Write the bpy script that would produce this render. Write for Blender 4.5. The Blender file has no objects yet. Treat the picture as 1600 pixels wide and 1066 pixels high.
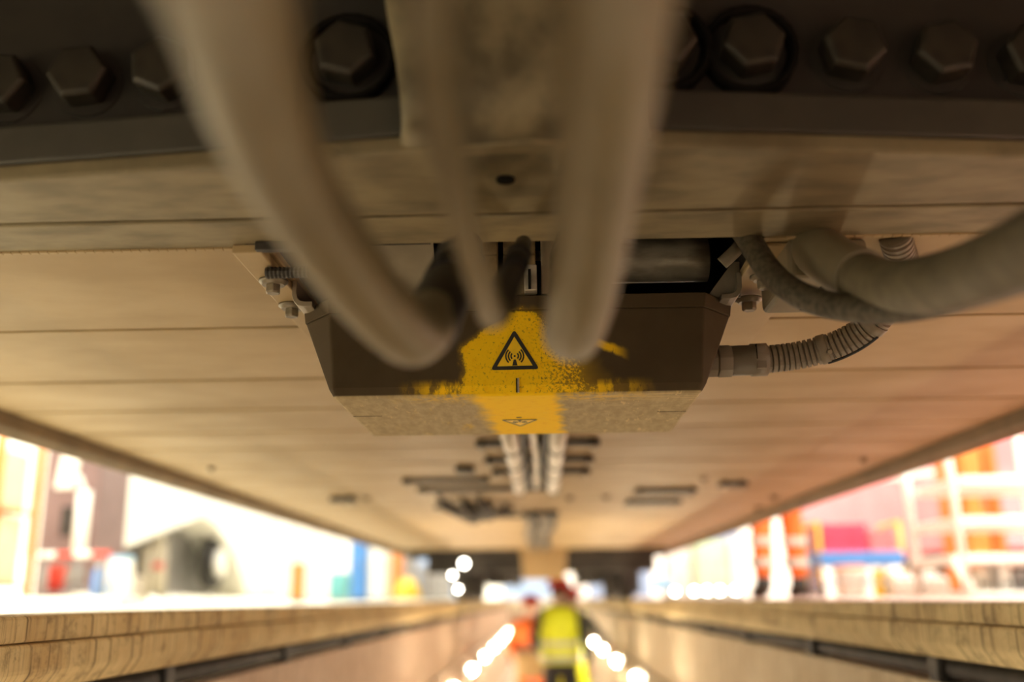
import bpy, bmesh, math, random
from mathutils import Vector, Matrix
random.seed(7)
scene = bpy.context.scene
COL = scene.collection
PI = math.pi

# ------------------------------------------------------------------ camera
FPX, CZ = 1555.6, 0.02            # focal length in pixels of a 1600 px wide frame, camera height over the hall floor
_yd = Vector((46, -402, -FPX)).normalized()
_a = 0.0175
_xd = Vector((1, _a, (46 - 402 * _a) / FPX)).normalized()
_zd = _xd.cross(_yd)
RW = Matrix((_xd, _yd, _zd))      # camera space -> world space
cam_data = bpy.data.cameras.new('camera')
cam = bpy.data.objects.new('camera', cam_data)
COL.objects.link(cam)
cam_data.sensor_width = 36
cam_data.lens = FPX * 36 / 1600
cam_data.clip_start = 0.01
cam_data.clip_end = 200
cam.matrix_world = Matrix.Translation((0, 0, CZ)) @ RW.to_4x4()
cam_data.dof.use_dof = True
cam_data.dof.focus_distance = 1.455
cam_data.dof.aperture_fstop = 1.5
scene.camera = cam

# ------------------------------------------------------------------ light: a bright hall all round, lamps in the pit come later
world = bpy.data.worlds.new('hall_light')
scene.world = world
world.use_nodes = True
bg = world.node_tree.nodes['Background']
bg.inputs['Color'].default_value = (1.0, 0.94, 0.80, 1)
bg.inputs['Strength'].default_value = 7.0
PIT_LAMP = 150.0            # far lamps; the near ones are dimmer
vs = scene.view_settings
vs.view_transform = 'Standard'
vs.look = 'None'
vs.gamma = 1
vs.exposure = 0.0
vs.use_curve_mapping = False
scene.cycles.use_denoising = True
scene.cycles.max_bounces = 8
scene.cycles.diffuse_bounces = 5
scene.cycles.sample_clamp_indirect = 12


def P(px, py, X=None, Y=None, Z=None, D=None):
    """point of the place seen at a pixel of the 1600x1066 photograph, on one plane"""
    r = RW @ Vector((px - 800, 533 - py, -FPX))
    if Y is not None: t = Y / r.y
    elif X is not None: t = X / r.x
    elif Z is not None: t = (Z - CZ) / r.z
    else: t = D / FPX
    return r * t + Vector((0, 0, CZ))


# ------------------------------------------------------------------ materials
class S:
    """a shader value that builds math nodes when it is used in arithmetic"""
    nt = None
    def __init__(s, v): s.v = v
    @staticmethod
    def m(op, *a):
        n = S.nt.nodes.new('ShaderNodeMath'); n.operation = op
        for i, x in enumerate(a):
            if isinstance(x, S): S.nt.links.new(x.v, n.inputs[i])
            else: n.inputs[i].default_value = x
        return S(n.outputs[0])
    def __add__(s, o): return S.m('ADD', s, o)
    __radd__ = __add__
    def __sub__(s, o): return S.m('SUBTRACT', s, o)
    def __rsub__(s, o): return S.m('SUBTRACT', o, s)
    def __mul__(s, o): return S.m('MULTIPLY', s, o)
    __rmul__ = __mul__
    def __truediv__(s, o): return S.m('DIVIDE', s, o)
    def abs(s): return S.m('ABSOLUTE', s)
    def max(s, o): return S.m('MAXIMUM', s, o)
    def min(s, o): return S.m('MINIMUM', s, o)
    def step(s, a, b):
        n = S.nt.nodes.new('ShaderNodeMapRange'); n.interpolation_type = 'SMOOTHSTEP'
        S.nt.links.new(s.v, n.inputs[0])
        if a < b:
            n.inputs[1].default_value, n.inputs[2].default_value = a, b
            return S(n.outputs[0])
        n.inputs[1].default_value, n.inputs[2].default_value = b, a
        return 1 - S(n.outputs[0])


def coords(kind='Object'):
    return S.nt.nodes.new('ShaderNodeTexCoord').outputs[kind]

def sep(vec):
    n = S.nt.nodes.new('ShaderNodeSeparateXYZ'); S.nt.links.new(vec, n.inputs[0])
    return S(n.outputs[0]), S(n.outputs[1]), S(n.outputs[2])

def noise(scale, detail=4, stretch=(1, 1, 1), rough=0.55):
    mp = S.nt.nodes.new('ShaderNodeMapping'); S.nt.links.new(coords(), mp.inputs[0])
    mp.inputs['Scale'].default_value = stretch
    n = S.nt.nodes.new('ShaderNodeTexNoise'); S.nt.links.new(mp.outputs[0], n.inputs['Vector'])
    n.inputs['Scale'].default_value = scale
    n.inputs['Detail'].default_value = detail
    n.inputs['Roughness'].default_value = rough
    return S(n.outputs[0])

def mixc(f, a, b):
    n = S.nt.nodes.new('ShaderNodeMix'); n.data_type = 'RGBA'
    if isinstance(f, S): S.nt.links.new(f.v, n.inputs[0])
    else: n.inputs[0].default_value = f
    for k, x in ((6, a), (7, b)):
        if isinstance(x, tuple): n.inputs[k].default_value = (*x, 1)
        else: S.nt.links.new(x, n.inputs[k])
    return n.outputs[2]

MATS = {}
def new_mat(name):
    m = bpy.data.materials.new(name); m.use_nodes = True
    S.nt = m.node_tree
    MATS[name] = m
    return m, m.node_tree.nodes['Principled BSDF']

def setin(b, key, x):
    if isinstance(x, S): S.nt.links.new(x.v, b.inputs[key])
    elif isinstance(x, (int, float)): b.inputs[key].default_value = x
    elif isinstance(x, tuple): b.inputs[key].default_value = (*x, 1)
    else: S.nt.links.new(x, b.inputs[key])

def bump(b, h, dist=0.002, strength=0.5):
    n = S.nt.nodes.new('ShaderNodeBump')
    n.inputs['Distance'].default_value = dist; n.inputs['Strength'].default_value = strength
    S.nt.links.new(h.v, n.inputs['Height']); S.nt.links.new(n.outputs[0], b.inputs['Normal'])

def mat(name, col, rough=0.5, metal=0.0, var=0.15, scale=8, col2=None, stretch=(1, 1, 1), bmp=0.0, spec=0.5):
    """painted or plain surface with a slow mottling between two tones"""
    if name in MATS: return MATS[name]
    m, b = new_mat(name)
    if col2 is None: col2 = tuple(c * (1 - 2.2 * var) for c in col)
    n = noise(scale, 5, stretch)
    setin(b, 'Base Color', mixc(n.step(.35, .68), col, col2))
    setin(b, 'Roughness', (n - .5) * .25 + rough)
    b.inputs['Metallic'].default_value = metal
    b.inputs['Specular IOR Level'].default_value = spec
    if bmp: bump(b, noise(scale * 9, 3, stretch), bmp, .5)
    return m

def emit_mat(name, col, strength):
    m, b = new_mat(name)
    b.inputs['Base Color'].default_value = (*col, 1)
    b.inputs['Emission Color'].default_value = (*col, 1)
    b.inputs['Emission Strength'].default_value = strength
    return m

M_panel = mat('underfloor_paint', (.40, .285, .145), .55, 0, .06, 3.5, (.345, .24, .12), (1, 1.6, 1), .0004, .28)
M_backing = mat('dark_gap', (.05, .04, .03), .8)
M_sill = mat('sill_paint', (.20, .14, .075), .5, 0, .12, 5)
M_beam = mat('dusty_beam_paint', (.25, .195, .105), .6, .05, .2, 9, (.16, .124, .066), (1, 2.5, 1), .0008)
M_flange = mat('dark_steel_paint', (.070, .060, .044), .5, .2, .15, 7)
M_boltplate = mat('dark_brown_steel', (.040, .032, .024), .6, .1, .2, 6)
M_bolt = mat('bolt_steel', (.047, .038, .026), .5, .3, .15, 30)
M_gusset = mat('worn_casting', (.11, .088, .05), .5, .2, .2, 11, (.28, .225, .13), (1, 1, 1), .0012)
M_hole = mat('hole_black', (.012, .01, .008), .9, 0, .1, 5, spec=.1)
M_cable = mat('grey_cable_rubber', (.25, .196, .105), .5, 0, .06, 12, spec=.3)
M_cable2 = mat('olive_cable_rubber', (.15, .122, .072), .6, 0, .12, 40, bmp=.0006, spec=.3)
M_braid = mat('dark_braided_hose', (.095, .076, .048), .6, 0, .25, 130, bmp=.001, spec=.3)
M_plug = mat('black_plug', (.020, .016, .012), .5, 0, .15, 20, spec=.3)
M_conduit = mat('grey_brown_conduit', (.21, .165, .11), .5, 0, .1, 25)
M_fitting = mat('brown_grey_fitting', (.20, .16, .11), .5, 0, .08, 20)
M_block = mat('beige_housing', (.20, .158, .095), .5, 0, .07, 10)
M_steel = mat('worn_steel', (.56, .50, .40), .36, .3, .25, 14, (.30, .26, .20), (1, 3, 3))
M_shield = mat('shield_grey', (.40, .34, .24), .45, .2, .1, 12)
M_bsteel = mat('dull_steel', (.26, .21, .14), .4, .3, .2, 40)
M_tanplate = mat('tan_connector', (.34, .24, .12), .6, 0, .25, 40)
M_bracket = mat('bracket_paint', (.34, .27, .185), .45, .1, .08, 20)
M_silver = mat('pipe_silver', (.58, .52, .43), .35, .3, .08, 8)
M_black = mat('black_rubber', (.03, .027, .024), .6, 0, .2, 15)
M_darkmetal = mat('dark_metal', (.06, .05, .04), .55, .3, .2, 10)
M_bogie = mat('bogie_dirt', (.05, .042, .034), .7, .1, .3, 6)
M_body = mat('train_body_paint', (.55, .53, .5), .4)


def make_concrete(name, light, dark, drip):
    m, b = new_mat(name)
    blot = noise(7, 6, (1, 1, 1), .65)
    streak = noise(1, 4, (1, 48, 1.6), .7)
    fine = noise(60, 4)
    c = mixc(blot.step(.35, .7), light, dark)
    c = mixc(noise(13, 5, (1, 1, 1.5), .7).step(.5, .68) * .55, c, drip)
    c = mixc(streak.step(.50, .66) * .85, c, drip)
    c = mixc(fine.step(.6, .75) * .4, c, drip)
    setin(b, 'Base Color', c)
    b.inputs['Roughness'].default_value = .8
    bump(b, streak + fine * .4, .006, .6)
    return m
M_copingL = make_concrete('coping_concrete', (.66, .50, .25), (.52, .35, .15), (.10, .06, .025))
M_copingR = make_concrete('coping_concrete_right', (.62, .50, .26), (.48, .36, .18), (.09, .06, .025))
M_pitwall = make_concrete('pit_wall_concrete', (.62, .47, .36), (.54, .38, .28), (.34, .23, .16))
M_pitwallR = make_concrete('pit_wall_concrete_right', (.58, .50, .36), (.50, .41, .28), (.32, .25, .16))
M_pitfloor = mat('pit_floor_concrete', (.45, .40, .33), .7, 0, .15, 3)
M_floorL = mat('hall_floor_cream', (.74, .69, .52), .35, 0, .05, 1.2)
M_floorR = mat('hall_floor_rose', (.44, .23, .155), .35, 0, .05, 1.2)
M_wall = mat('hall_wall_white', (.82, .81, .78), .8, 0, .03, .7)


def make_box_paint():
    """brown grey housing, sprayed yellow round the warning signs and rubbed off again"""
    m, b = new_mat('antenna_paint')
    x, y, z = sep(coords())
    w1 = noise(45, 4) - .5
    w2 = noise(14, 3) - .5
    grain = noise(230, 5, (1, 1, 1), .7)
    streak = noise(70, 4, (1, 1, .35), .7)
    xx = x + w1 * .022 + w2 * .04
    zz = z + w1 * .016 + w2 * .03
    # upper face: the patch round the sign, thinning out to the right
    top = (zz + ((x + .01) * -1).max(0.0) * .75).step(.134, .118)
    body = xx.step(-.090, -.074) * (xx + z * .8).step(.175, .105) * top
    edge = body.step(.99, .55)
    wear = (grain + (x - .015).max(0.0) * 2.0 + (z - .06).abs() * .5 + edge * .22).step(.56, .70)
    front = body * (1 - wear * .75)
    # the edge band along the bottom
    band = z.step(.026, .010) * xx.step(-.17, -.10) * xx.step(.21, .09) * (streak.step(.42, .60) * .8 + .2)
    # lone streak right of the third cable
    sx = x - .128
    st = (sx.abs()).step(.036, .008) * ((z - .070) + sx * .42 + w1 * .012).abs().step(.011, .003) * streak.step(.35, .5)
    yfront = front.max(band).max(st * .8)
    # underside
    low = z.step(.0045, .0015)
    yb = (xx - y * .05).step(-.078, -.045) * (xx - y * .05).step(.068, .045)
    yb = yb.max(noise(26, 5, (1, .25, 1), .7).step(.55, .75) * .55 * x.step(-.26, -.05) * x.step(.12, .02))
    yband = (y - .02).step(.05, .0) * xx.step(-.2, -.08) * xx.step(.24, .10) * streak.step(.4, .6) * .55
    ymask = yfront * (1 - low) + yb.max(yband) * low
    brown = mixc(noise(9, 4).step(.3, .7), (.082, .058, .032), (.066, .046, .025))
    brown = mixc(grain.step(.66, .78) * .35, brown, (.2, .15, .09))
    dust = mixc(noise(34, 5, (2.2, .8, 1), .7).step(.35, .65), (.46, .365, .21), (.36, .28, .155))
    base = mixc(low, brown, dust)
    yel = mixc(noise(60, 5).step(.5, .8), (1.0, .62, .010), (.92, .50, .006))
    c = mixc(ymask, base, yel)
    # scratches down to the bright primer, mostly at the right end of the underside
    sc1 = noise(9, 3, (9, 2.2, 1), .8); sc2 = noise(16, 3, (1.2, 14, 1), .75)
    sc3 = noise(11, 2, (1, 16, 1), .7)
    scr = (sc1.step(.60, .64) * x.step(.07, .16)).max(sc2.step(.61, .65) * x.step(-.02, .12) * .8).max(sc1.step(.60, .66) * x.step(-.06, -.16) * .7).max(sc3.step(.50, .60) * y.step(.085, .05) * x.step(.05, .12) * .75)
    c = mixc(scr * low * .8, c, (.66, .50, .26))
    setin(b, 'Base Color', c)
    setin(b, 'Roughness', .75 - ymask * .05)
    b.inputs['Specular IOR Level'].default_value = .1
    bump(b, grain, .0006, .4)
    return m
M_antenna = make_box_paint()
M_signblack = mat('sign_black', (.022, .020, .015), .5, 0, .1, 60)
M_signyellow = mat('sign_yellow', (1.0, .64, .012), .45, 0, .05, 60)

# ------------------------------------------------------------------ mesh helpers
ORIGIN = {}

class MB:
    """collects shapes in world coordinates; build() links them as ONE mesh object"""
    def __init__(s): s.v = []; s.f = []; s.smooth = []
    def add(s, vs_, fs, smooth=False):
        o = len(s.v); s.v += [Vector(p) for p in vs_]
        s.f += [tuple(i + o for i in f) for f in fs]; s.smooth += [smooth] * len(fs)
        return s
    def box(s, x0, x1, y0, y1, z0, z1):
        if x0 > x1: x0, x1 = x1, x0
        if y0 > y1: y0, y1 = y1, y0
        if z0 > z1: z0, z1 = z1, z0
        return s.add([(x0, y0, z0), (x1, y0, z0), (x1, y1, z0), (x0, y1, z0), (x0, y0, z1), (x1, y0, z1), (x1, y1, z1), (x0, y1, z1)],
                     [(3, 2, 1, 0), (4, 5, 6, 7), (0, 1, 5, 4), (1, 2, 6, 5), (2, 3, 7, 6), (3, 0, 4, 7)])
    def hexa(s, lo, hi):
        """any solid between two rings of equal length (bottom ring counter-clockwise from above)"""
        n = len(lo)
        return s.add(list(lo) + list(hi), [tuple(range(n - 1, -1, -1)), tuple(range(n, 2 * n))] +
                     [(i, (i + 1) % n, n + (i + 1) % n, n + i) for i in range(n)])
    def prism(s, poly, vec):
        vec = Vector(vec); poly = [Vector(p) for p in poly]
        n = Vector((0, 0, 0))
        for i in range(len(poly)): n += poly[i].cross(poly[(i + 1) % len(poly)])
        if n.dot(vec) < 0: poly.reverse()
        return s.hexa(poly, [p + vec for p in poly])
    def tube(s, pts, rad, n=16, caps=True, smooth=True):
        pts = [Vector(p) for p in pts]
        if not callable(rad) and not isinstance(rad, (list, tuple)): rad = [rad] * len(pts)
        t = [(pts[min(i + 1, len(pts) - 1)] - pts[max(i - 1, 0)]).normalized() for i in range(len(pts))]
        for i in range(1, len(pts)):
            if t[i].length < .5: t[i] = t[i - 1]
        u = t[0].cross(Vector((0, 0, 1)))
        if u.length < .1: u = t[0].cross(Vector((1, 0, 0)))
        u.normalize()
        V, Fc = [], []
        for i, p in enumerate(pts):
            u = (u - t[i] * u.dot(t[i])).normalized(); w = t[i].cross(u)
            r = rad[i]
            V += [p + (u * math.cos(a) + w * math.sin(a)) * r for a in (2 * PI * k / n for k in range(n))]
        for i in range(len(pts) - 1):
            for k in range(n):
                Fc.append((i * n + k, i * n + (k + 1) % n, (i + 1) * n + (k + 1) % n, (i + 1) * n + k))
        s.add(V, Fc, smooth)
        if caps:
            m = len(pts) - 1
            o = len(s.v) - len(V)
            s.f += [tuple(o + k for k in range(n - 1, -1, -1)), tuple(o + m * n + k for k in range(n))]; s.smooth += [False, False]
        return s
    def cyl(s, a, b, r, n=16, r2=None, smooth=True):
        return s.tube([a, b], [r, r if r2 is None else r2], n, True, smooth)
    def lathe(s, c, prof, n=20, axis=(0, 0, 1)):
        """(distance along axis, radius) profile"""
        ax = Vector(axis).normalized(); c = Vector(c)
        u = ax.orthogonal().normalized(); w = ax.cross(u)
        V, Fc = [], []
        for h, r in prof:
            V += [c + ax * h + (u * math.cos(a) + w * math.sin(a)) * max(r, 1e-5) for a in (2 * PI * k / n for k in range(n))]
        for i in range(len(prof) - 1):
            for k in range(n):
                Fc.append((i * n + k, i * n + (k + 1) % n, (i + 1) * n + (k + 1) % n, (i + 1) * n + k))
        s.add(V, Fc, True)
        o = len(s.v) - len(V); m = len(prof) - 1
        s.f += [tuple(o + k for k in range(n - 1, -1, -1)), tuple(o + m * n + k for k in range(n))]; s.smooth += [False, False]
        return s
    def sphere(s, c, r, sc=(1, 1, 1), n=14):
        c = Vector(c); V, Fc = [], []
        rings = n // 2 + 1
        for i in range(rings):
            th = PI * i / (rings - 1)
            for k in range(n):
                ph = 2 * PI * k / n
                V.append(c + Vector((r * sc[0] * math.sin(th) * math.cos(ph), r * sc[1] * math.sin(th) * math.sin(ph), -r * sc[2] * math.cos(th))))
        for i in range(rings - 1):
            for k in range(n): Fc.append((i * n + k, i * n + (k + 1) % n, (i + 1) * n + (k + 1) % n, (i + 1) * n + k))
        return s.add(V, Fc, True)
    def build(s, name, m, parent=None, bevel=0, seg=2, label=None, origin=None):
        if parent is not None and origin is None: org = ORIGIN[parent.name]
        elif origin is not None: org = Vector(origin)
        else:
            xs = [p.x for p in s.v]; ys = [p.y for p in s.v]; zs = [p.z for p in s.v]
            org = Vector(((min(xs) + max(xs)) / 2, (min(ys) + max(ys)) / 2, min(zs)))
        me = bpy.data.meshes.new(name)
        me.from_pydata([p - org for p in s.v], [], s.f)
        bm = bmesh.new(); bm.from_mesh(me)
        bmesh.ops.recalc_face_normals(bm, faces=bm.faces)
        bm.to_mesh(me); bm.free()
        for p, sm in zip(me.polygons, s.smooth): p.use_smooth = sm
        me.materials.append(m)
        o = bpy.data.objects.new(name, me); COL.objects.link(o)
        ORIGIN[o.name] = org
        if parent is not None:
            o.parent = parent; o.location = org - ORIGIN[parent.name]
        else: o.location = org
        if bevel:
            md = o.modifiers.new('bevel', 'BEVEL'); md.width = bevel; md.segments = seg; md.limit_method = 'ANGLE'; md.angle_limit = .6
        if label: o['label'] = label
        return o


def tag(o, label, cat, group=None):
    o['label'] = label; o['category'] = cat
    if group: o['group'] = group
    return o

def thing(name, label, cat, loc, group=None):
    o = bpy.data.objects.new(name, None); COL.objects.link(o)
    o.empty_display_size = .05
    o.location = loc; ORIGIN[o.name] = Vector(loc)
    return tag(o, label, cat, group)

def struct(o):
    o['kind'] = 'structure'; return o

def copy_part(src, name, parent, loc):
    """one more part with the same mesh; loc is the world place of its origin"""
    o = src.copy(); o.name = name; COL.objects.link(o)
    o.parent = parent; ORIGIN[o.name] = Vector(loc)
    o.location = Vector(loc) - (ORIGIN[parent.name] if parent else Vector())
    return o

def spline(pts, n=10):
    pts = [Vector(p) for p in pts]
    out = []
    for i in range(len(pts) - 1):
        p0 = pts[max(i - 1, 0)]; p1 = pts[i]; p2 = pts[i + 1]; p3 = pts[min(i + 2, len(pts) - 1)]
        for k in range(n):
            t = k / n
            out.append(.5 * (2 * p1 + (p2 - p0) * t + (2 * p0 - 5 * p1 + 4 * p2 - p3) * t * t + (3 * p1 - 3 * p2 + p3 - p0) * t ** 3))
    out.append(pts[-1])
    return out

# ================================================================== SETTING: pit and hall
Y0, Y1 = -16.0, 27.0
PZ = -1.6
PXL, PXR = -.80, .86                 # coping faces
HX = 14.0
struct(MB().box(-HX, PXL - .10, Y0, 42, -.3, 0).build('floor_left', M_floorL))
struct(MB().box(PXR + .10, HX, Y0, 42, -.3, 0).build('floor_right', M_floorR))
struct(MB().box(PXL - .10, PXR + .10, Y1, 42, -.3, 0).build('floor_far', M_floorL))
struct(MB().box(-1.2, 1.2, Y0, Y1, PZ - .2, PZ).build('floor_pit', M_pitfloor))
# coping beams: a thin upper course and a slightly proud lower course
for nm, m, xf, sgn in (('trim_1', M_copingL, PXL, -1), ('trim_2', M_copingR, PXR, 1)):
    b = MB()
    b.box(xf + sgn * .010, xf + sgn * .10, Y0, Y1, -.040, .0015)
    b.prism([(xf, Y0, -.041), (xf, Y0, -.086), (xf + sgn * .022, Y0, -.118), (xf + sgn * .10, Y0, -.118), (xf + sgn * .10, Y0, -.041)], (0, Y1 - Y0, 0))  # chamfer added so the lower band turns away from the light
    struct(b.build(nm, m, bevel=.006))
b = MB(); b.box(PXL - .05, PXL - .40, Y0, Y1, PZ, -.178); b.box(PXL - .16, PXL - .40, Y0, Y1, -.178, -.1185)
struct(b.build('wall_left', M_pitwall))
b = MB(); b.box(PXR + .05, PXR + .40, Y0, Y1, PZ, -.178); b.box(PXR + .16, PXR + .40, Y0, Y1, -.178, -.1185)
struct(b.build('wall_right', M_pitwallR))
struct(MB().box(-1.2, 1.26, Y1, Y1 + .3, PZ, -.301).build('wall_pit_end', M_pitwall))
struct(MB().box(-HX, HX, 42, 42.3, -.3, 9).build('wall_back', M_wall))
struct(MB().box(-HX, HX, Y0 - .3, Y0, -1.8, 9).build('wall_front', M_wall))
struct(MB().box(-HX - .3, -HX, Y0, 42.3, -.3, 9).build('wall_hall_left', M_wall))
struct(MB().box(HX, HX + .3, Y0, 42.3, -.3, 9).build('wall_hall_right', M_wall))
# running rails, let into the floor beside the coping
for i, sgn in ((3, -1), (4, 1)):
    xf = PXL if sgn < 0 else PXR
    struct(MB().box(xf + sgn * .112, xf + sgn * .18, Y0, Y1, -.02, .003).build('trim_%d' % i, M_steel, bevel=.002))

struct(MB().box(PXR + .182, PXR + .24, Y0, Y1, .0004, .0035).build('trim_5', mat('red_floor_line', (.45, .05, .04), .5)))
# conduits clamped under the overhang of each coping; coloured black to deepen slot shade
for xf, sgn, ys, lab in ((PXL, -1, 3.475, 'dark conduit pipe clamped under the left pit coping'), (PXR, 1, 2.457, 'dark conduit pipe clamped under the right pit coping')):
    xc = xf + sgn * .085
    t = thing('conduit_pipe', lab, 'pipe', (xc, 4, -.165))
    MB().cyl((xc, Y0 + .2, -.148), (xc, Y1 - .2, -.148), .024, 12).build('pipe', M_black, t)
    y = ys - 1.1 * 3
    src = None
    while y < 24:
        if src is None:
            src = MB().box(xc - .040, xc + .034, y - .03, y + .03, -.1775, -.119).build('clamp', M_black, t, .006, origin=(xc, y, -.15))
        else: copy_part(src, 'clamp', t, (xc, y, -.15))
        y += 1.1
# thin cable lines on the pit walls
for xw, sgn, lab in ((PXL - .05, 1, 'thin cable pipe running along the left pit wall above the lamps'), (PXR + .05, -1, 'thin cable pipe running along the right pit wall above the lamps')):
    tag(MB().cyl((xw + sgn * .02, Y0 + .2, -.60), (xw + sgn * .02, Y1 - .1, -.60), .016, 10).build('wall_pipe', M_conduit), lab, 'pipe')

# lamps low on the pit walls; near ones are unseen, there for their light
M_lamp = emit_mat('lamp_glow', (1.0, .84, .60), PIT_LAMP)
M_lamp_dim = emit_mat('dim_lamp_glow', (1.0, .84, .60), PIT_LAMP * .175)
M_lampbody = mat('lamp_housing', (.55, .52, .46), .5)
ords = ['nearest', 'second', 'third', 'fourth', 'fifth', 'sixth', 'seventh', 'eighth', 'ninth', 'tenth', 'eleventh', 'twelfth', 'thirteenth']
for side, xw, sgn, zc in (('left', PXL - .05, 1, -.76), ('right', PXR + .05, -1, -.70)):
    y = 11.67 - 2.55 * 5 if side == 'left' else 9.45 - 2.55 * 4; k = k2 = 0
    while y < 26:
        if y < 9: lab = '%s dim tube lamp low on the near %s pit wall, below the frame' % (ords[k2].capitalize(), side); k2 += 1
        else: lab = '%s glowing tube lamp along the %s pit wall, counted from the camera' % (ords[k].capitalize(), side); k += 1
        t = thing('pit_lamp', lab, 'lamp', (xw, y, zc - .06), 'dim near tube lamps' if y < 9 else 'tube lamps along the pit walls')
        MB().box(xw + sgn * .002, xw + sgn * .035, y - .38, y + .38, zc - .06, zc + .06).build('housing', M_lampbody, t, .006)
        MB().tube([(xw + sgn * .05, y - .34, zc), (xw + sgn * .05, y + .34, zc)], .028, 12).build('tube', M_lamp if y > 4.5 else M_lamp_dim, t)
        for e in (-1, 1):
            MB().box(xw + sgn * .03, xw + sgn * .075, y + e * .35 - .015, y + e * .35 + .015, zc - .035, zc + .035).build('end_cap', M_lampbody, t)
        y += 2.55

# ================================================================== THE TRAIN UNDERSIDE
ZU = .48
XL, XR = -1.315, 1.25
train = thing('train_underbody', 'beige painted flat underside of the rail car over the pit', 'train', (-.03, 5, ZU))
seams = [1.25, 1.655, 2.07, 2.41, 2.75, 3.06, 3.47, 3.88, 4.29, 4.70, 5.11, 5.52, 5.93, 6.34, 6.75, 7.16, 7.57, 7.98, 8.39, 8.80, 9.21, 9.75]
RX0, RX1 = -.356, .304            # opening over the antenna
g = .0055
def panel(x0, x1, y0, y1):
    MB().box(x0, x1, y0 + (g if y0 < 1.7 else .008), y1 - (g if y1 < 1.7 else .008), ZU, ZU + .012).build('floor_panel', M_panel, train, .003)
panel(XL, RX0, seams[0], seams[1]); panel(RX1, XR, seams[0], seams[1])
for a, b in zip(seams[1:], seams[2:]): panel(XL, XR, a, b)
MB().box(XL, XR, 1.66, 9.75, ZU + .013, ZU + .05).build('backing_plate', M_backing, train)
for nm, x0, x1, x2, sg in (('side_sill', XL - .001, XL - .085, XL - .10, -1), ('side_sill', XR + .001, XR + .085, XR + .10, 1)):
    poly = [(x0, -15, .492), (x0, -15, .445), (x0 + sg * .02, -15, .424), (x2, -15, .450), (x2, -15, .62), (x0, -15, .62)]
    MB().prism(poly, (0, 25.2, 0)).build(nm, M_sill, train, .004)
MB().box(XL - .09, XR + .09, -15.5, 26, .95, 3.9).build('body_shell', M_body, train)
for x0, x1 in ((XL - .09, XL + .05), (XR - .05, XR + .09)):
    MB().box(x0, x1, -15.5, 10.2, .621, .949).build('skirt', M_body, train)
# small welded studs under the panels
for px, py in ((330, 735), (573, 780), (890, 779), (947, 778), (1210, 778), (1185, 796), (1100, 750), (1350, 722)):
    c = P(px, py, Z=ZU - .01); kk = min(1, c.y / 5) ** 1.5 * .8
    MB().lathe((c.x, c.y, ZU - .001), [(0, .028 * kk), (-.012 * kk, .028 * kk), (-.02 * kk, .016 * kk), (-.03 * kk, .014 * kk)], 10).build('stud', M_conduit, train)

# opening over the antenna: walls and roof
b = MB()
b.box(RX0 - .012, RX0 - .001, 1.252, 1.652, ZU + .0125, .66); b.box(RX1 + .001, RX1 + .012, 1.252, 1.652, ZU + .0125, .66)
b.box(RX0, RX1, 1.640, 1.652, ZU, .66); b.box(RX0, RX1, 1.252, 1.652, .648, .66)
b.build('recess_lining', M_boltplate, train)
MB().box(-.262, -.14, 1.250, 1.254, ZU, ZU + .02).build('recess_lip', M_boltplate, train)

# ---- cross beam with its bolts
beam = thing('cross_beam', 'heavy dark steel crossbeam with a row of big hex bolts', 'beam', (-.03, 1.1, ZU))
def yfr(x): return .955 + .11 * abs(x)
xs = [-1.3, -.9, -.6, -.3, -.15, 0, .15, .3, .6, .9, 1.24]
b = MB()
lo = [(x, yfr(x), ZU) for x in xs] + [(xs[-1], 1.150, ZU), (xs[0], 1.150, ZU)]
b.hexa(lo, [(x, y, z + .02) for x, y, z in lo])
b.build('bottom_plate', M_beam, beam, .004)
MB().box(-1.3, 1.24, 1.156, 1.249, ZU - .001, ZU + .02).build('bottom_strip', M_beam, beam, .003)
b = MB()
for i in range(0, 200):
    x = -1.28 + i * .0125
    if x < 1.23 and not (RX0 - .03 < x < RX1 + .02):
        b.box(x, x + .0123, 1.2465, 1.2545, ZU - .0035, ZU + .002)
o = b.build('weld_bead', M_panel, beam, .0012); o['kind'] = 'stuff'
for sgn in (-1, 1):
    s2 = [x for x in xs if x * sgn >= 0]
    b = MB()
    lo = [(x, yfr(x) + .001, ZU + .0205) for x in s2] + [(x, yfr(x) + .03, ZU + .0205) for x in reversed(s2)]
    b.hexa(lo, [(x, y - .004, .547) for x, y, z in lo])
    b.build('front_flange', M_flange, beam, .004)
    b = MB()
    lo = [(x, yfr(x) + .031, ZU + .021) for x in s2] + [(x, 1.15, ZU + .021) for x in reversed(s2)]
    b.hexa(lo, [(x, y, .80) for x, y, z in lo])
    b.build('bolt_plate', M_boltplate, beam)
MB().box(-1.3, 1.24, -15, 1.3, .801, .83).build('top_plate', M_boltplate, beam)
MB().box(-1.3, 1.24, 1.152, 1.248, ZU + .021, .80).build('rear_web', M_boltplate, beam)
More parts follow.
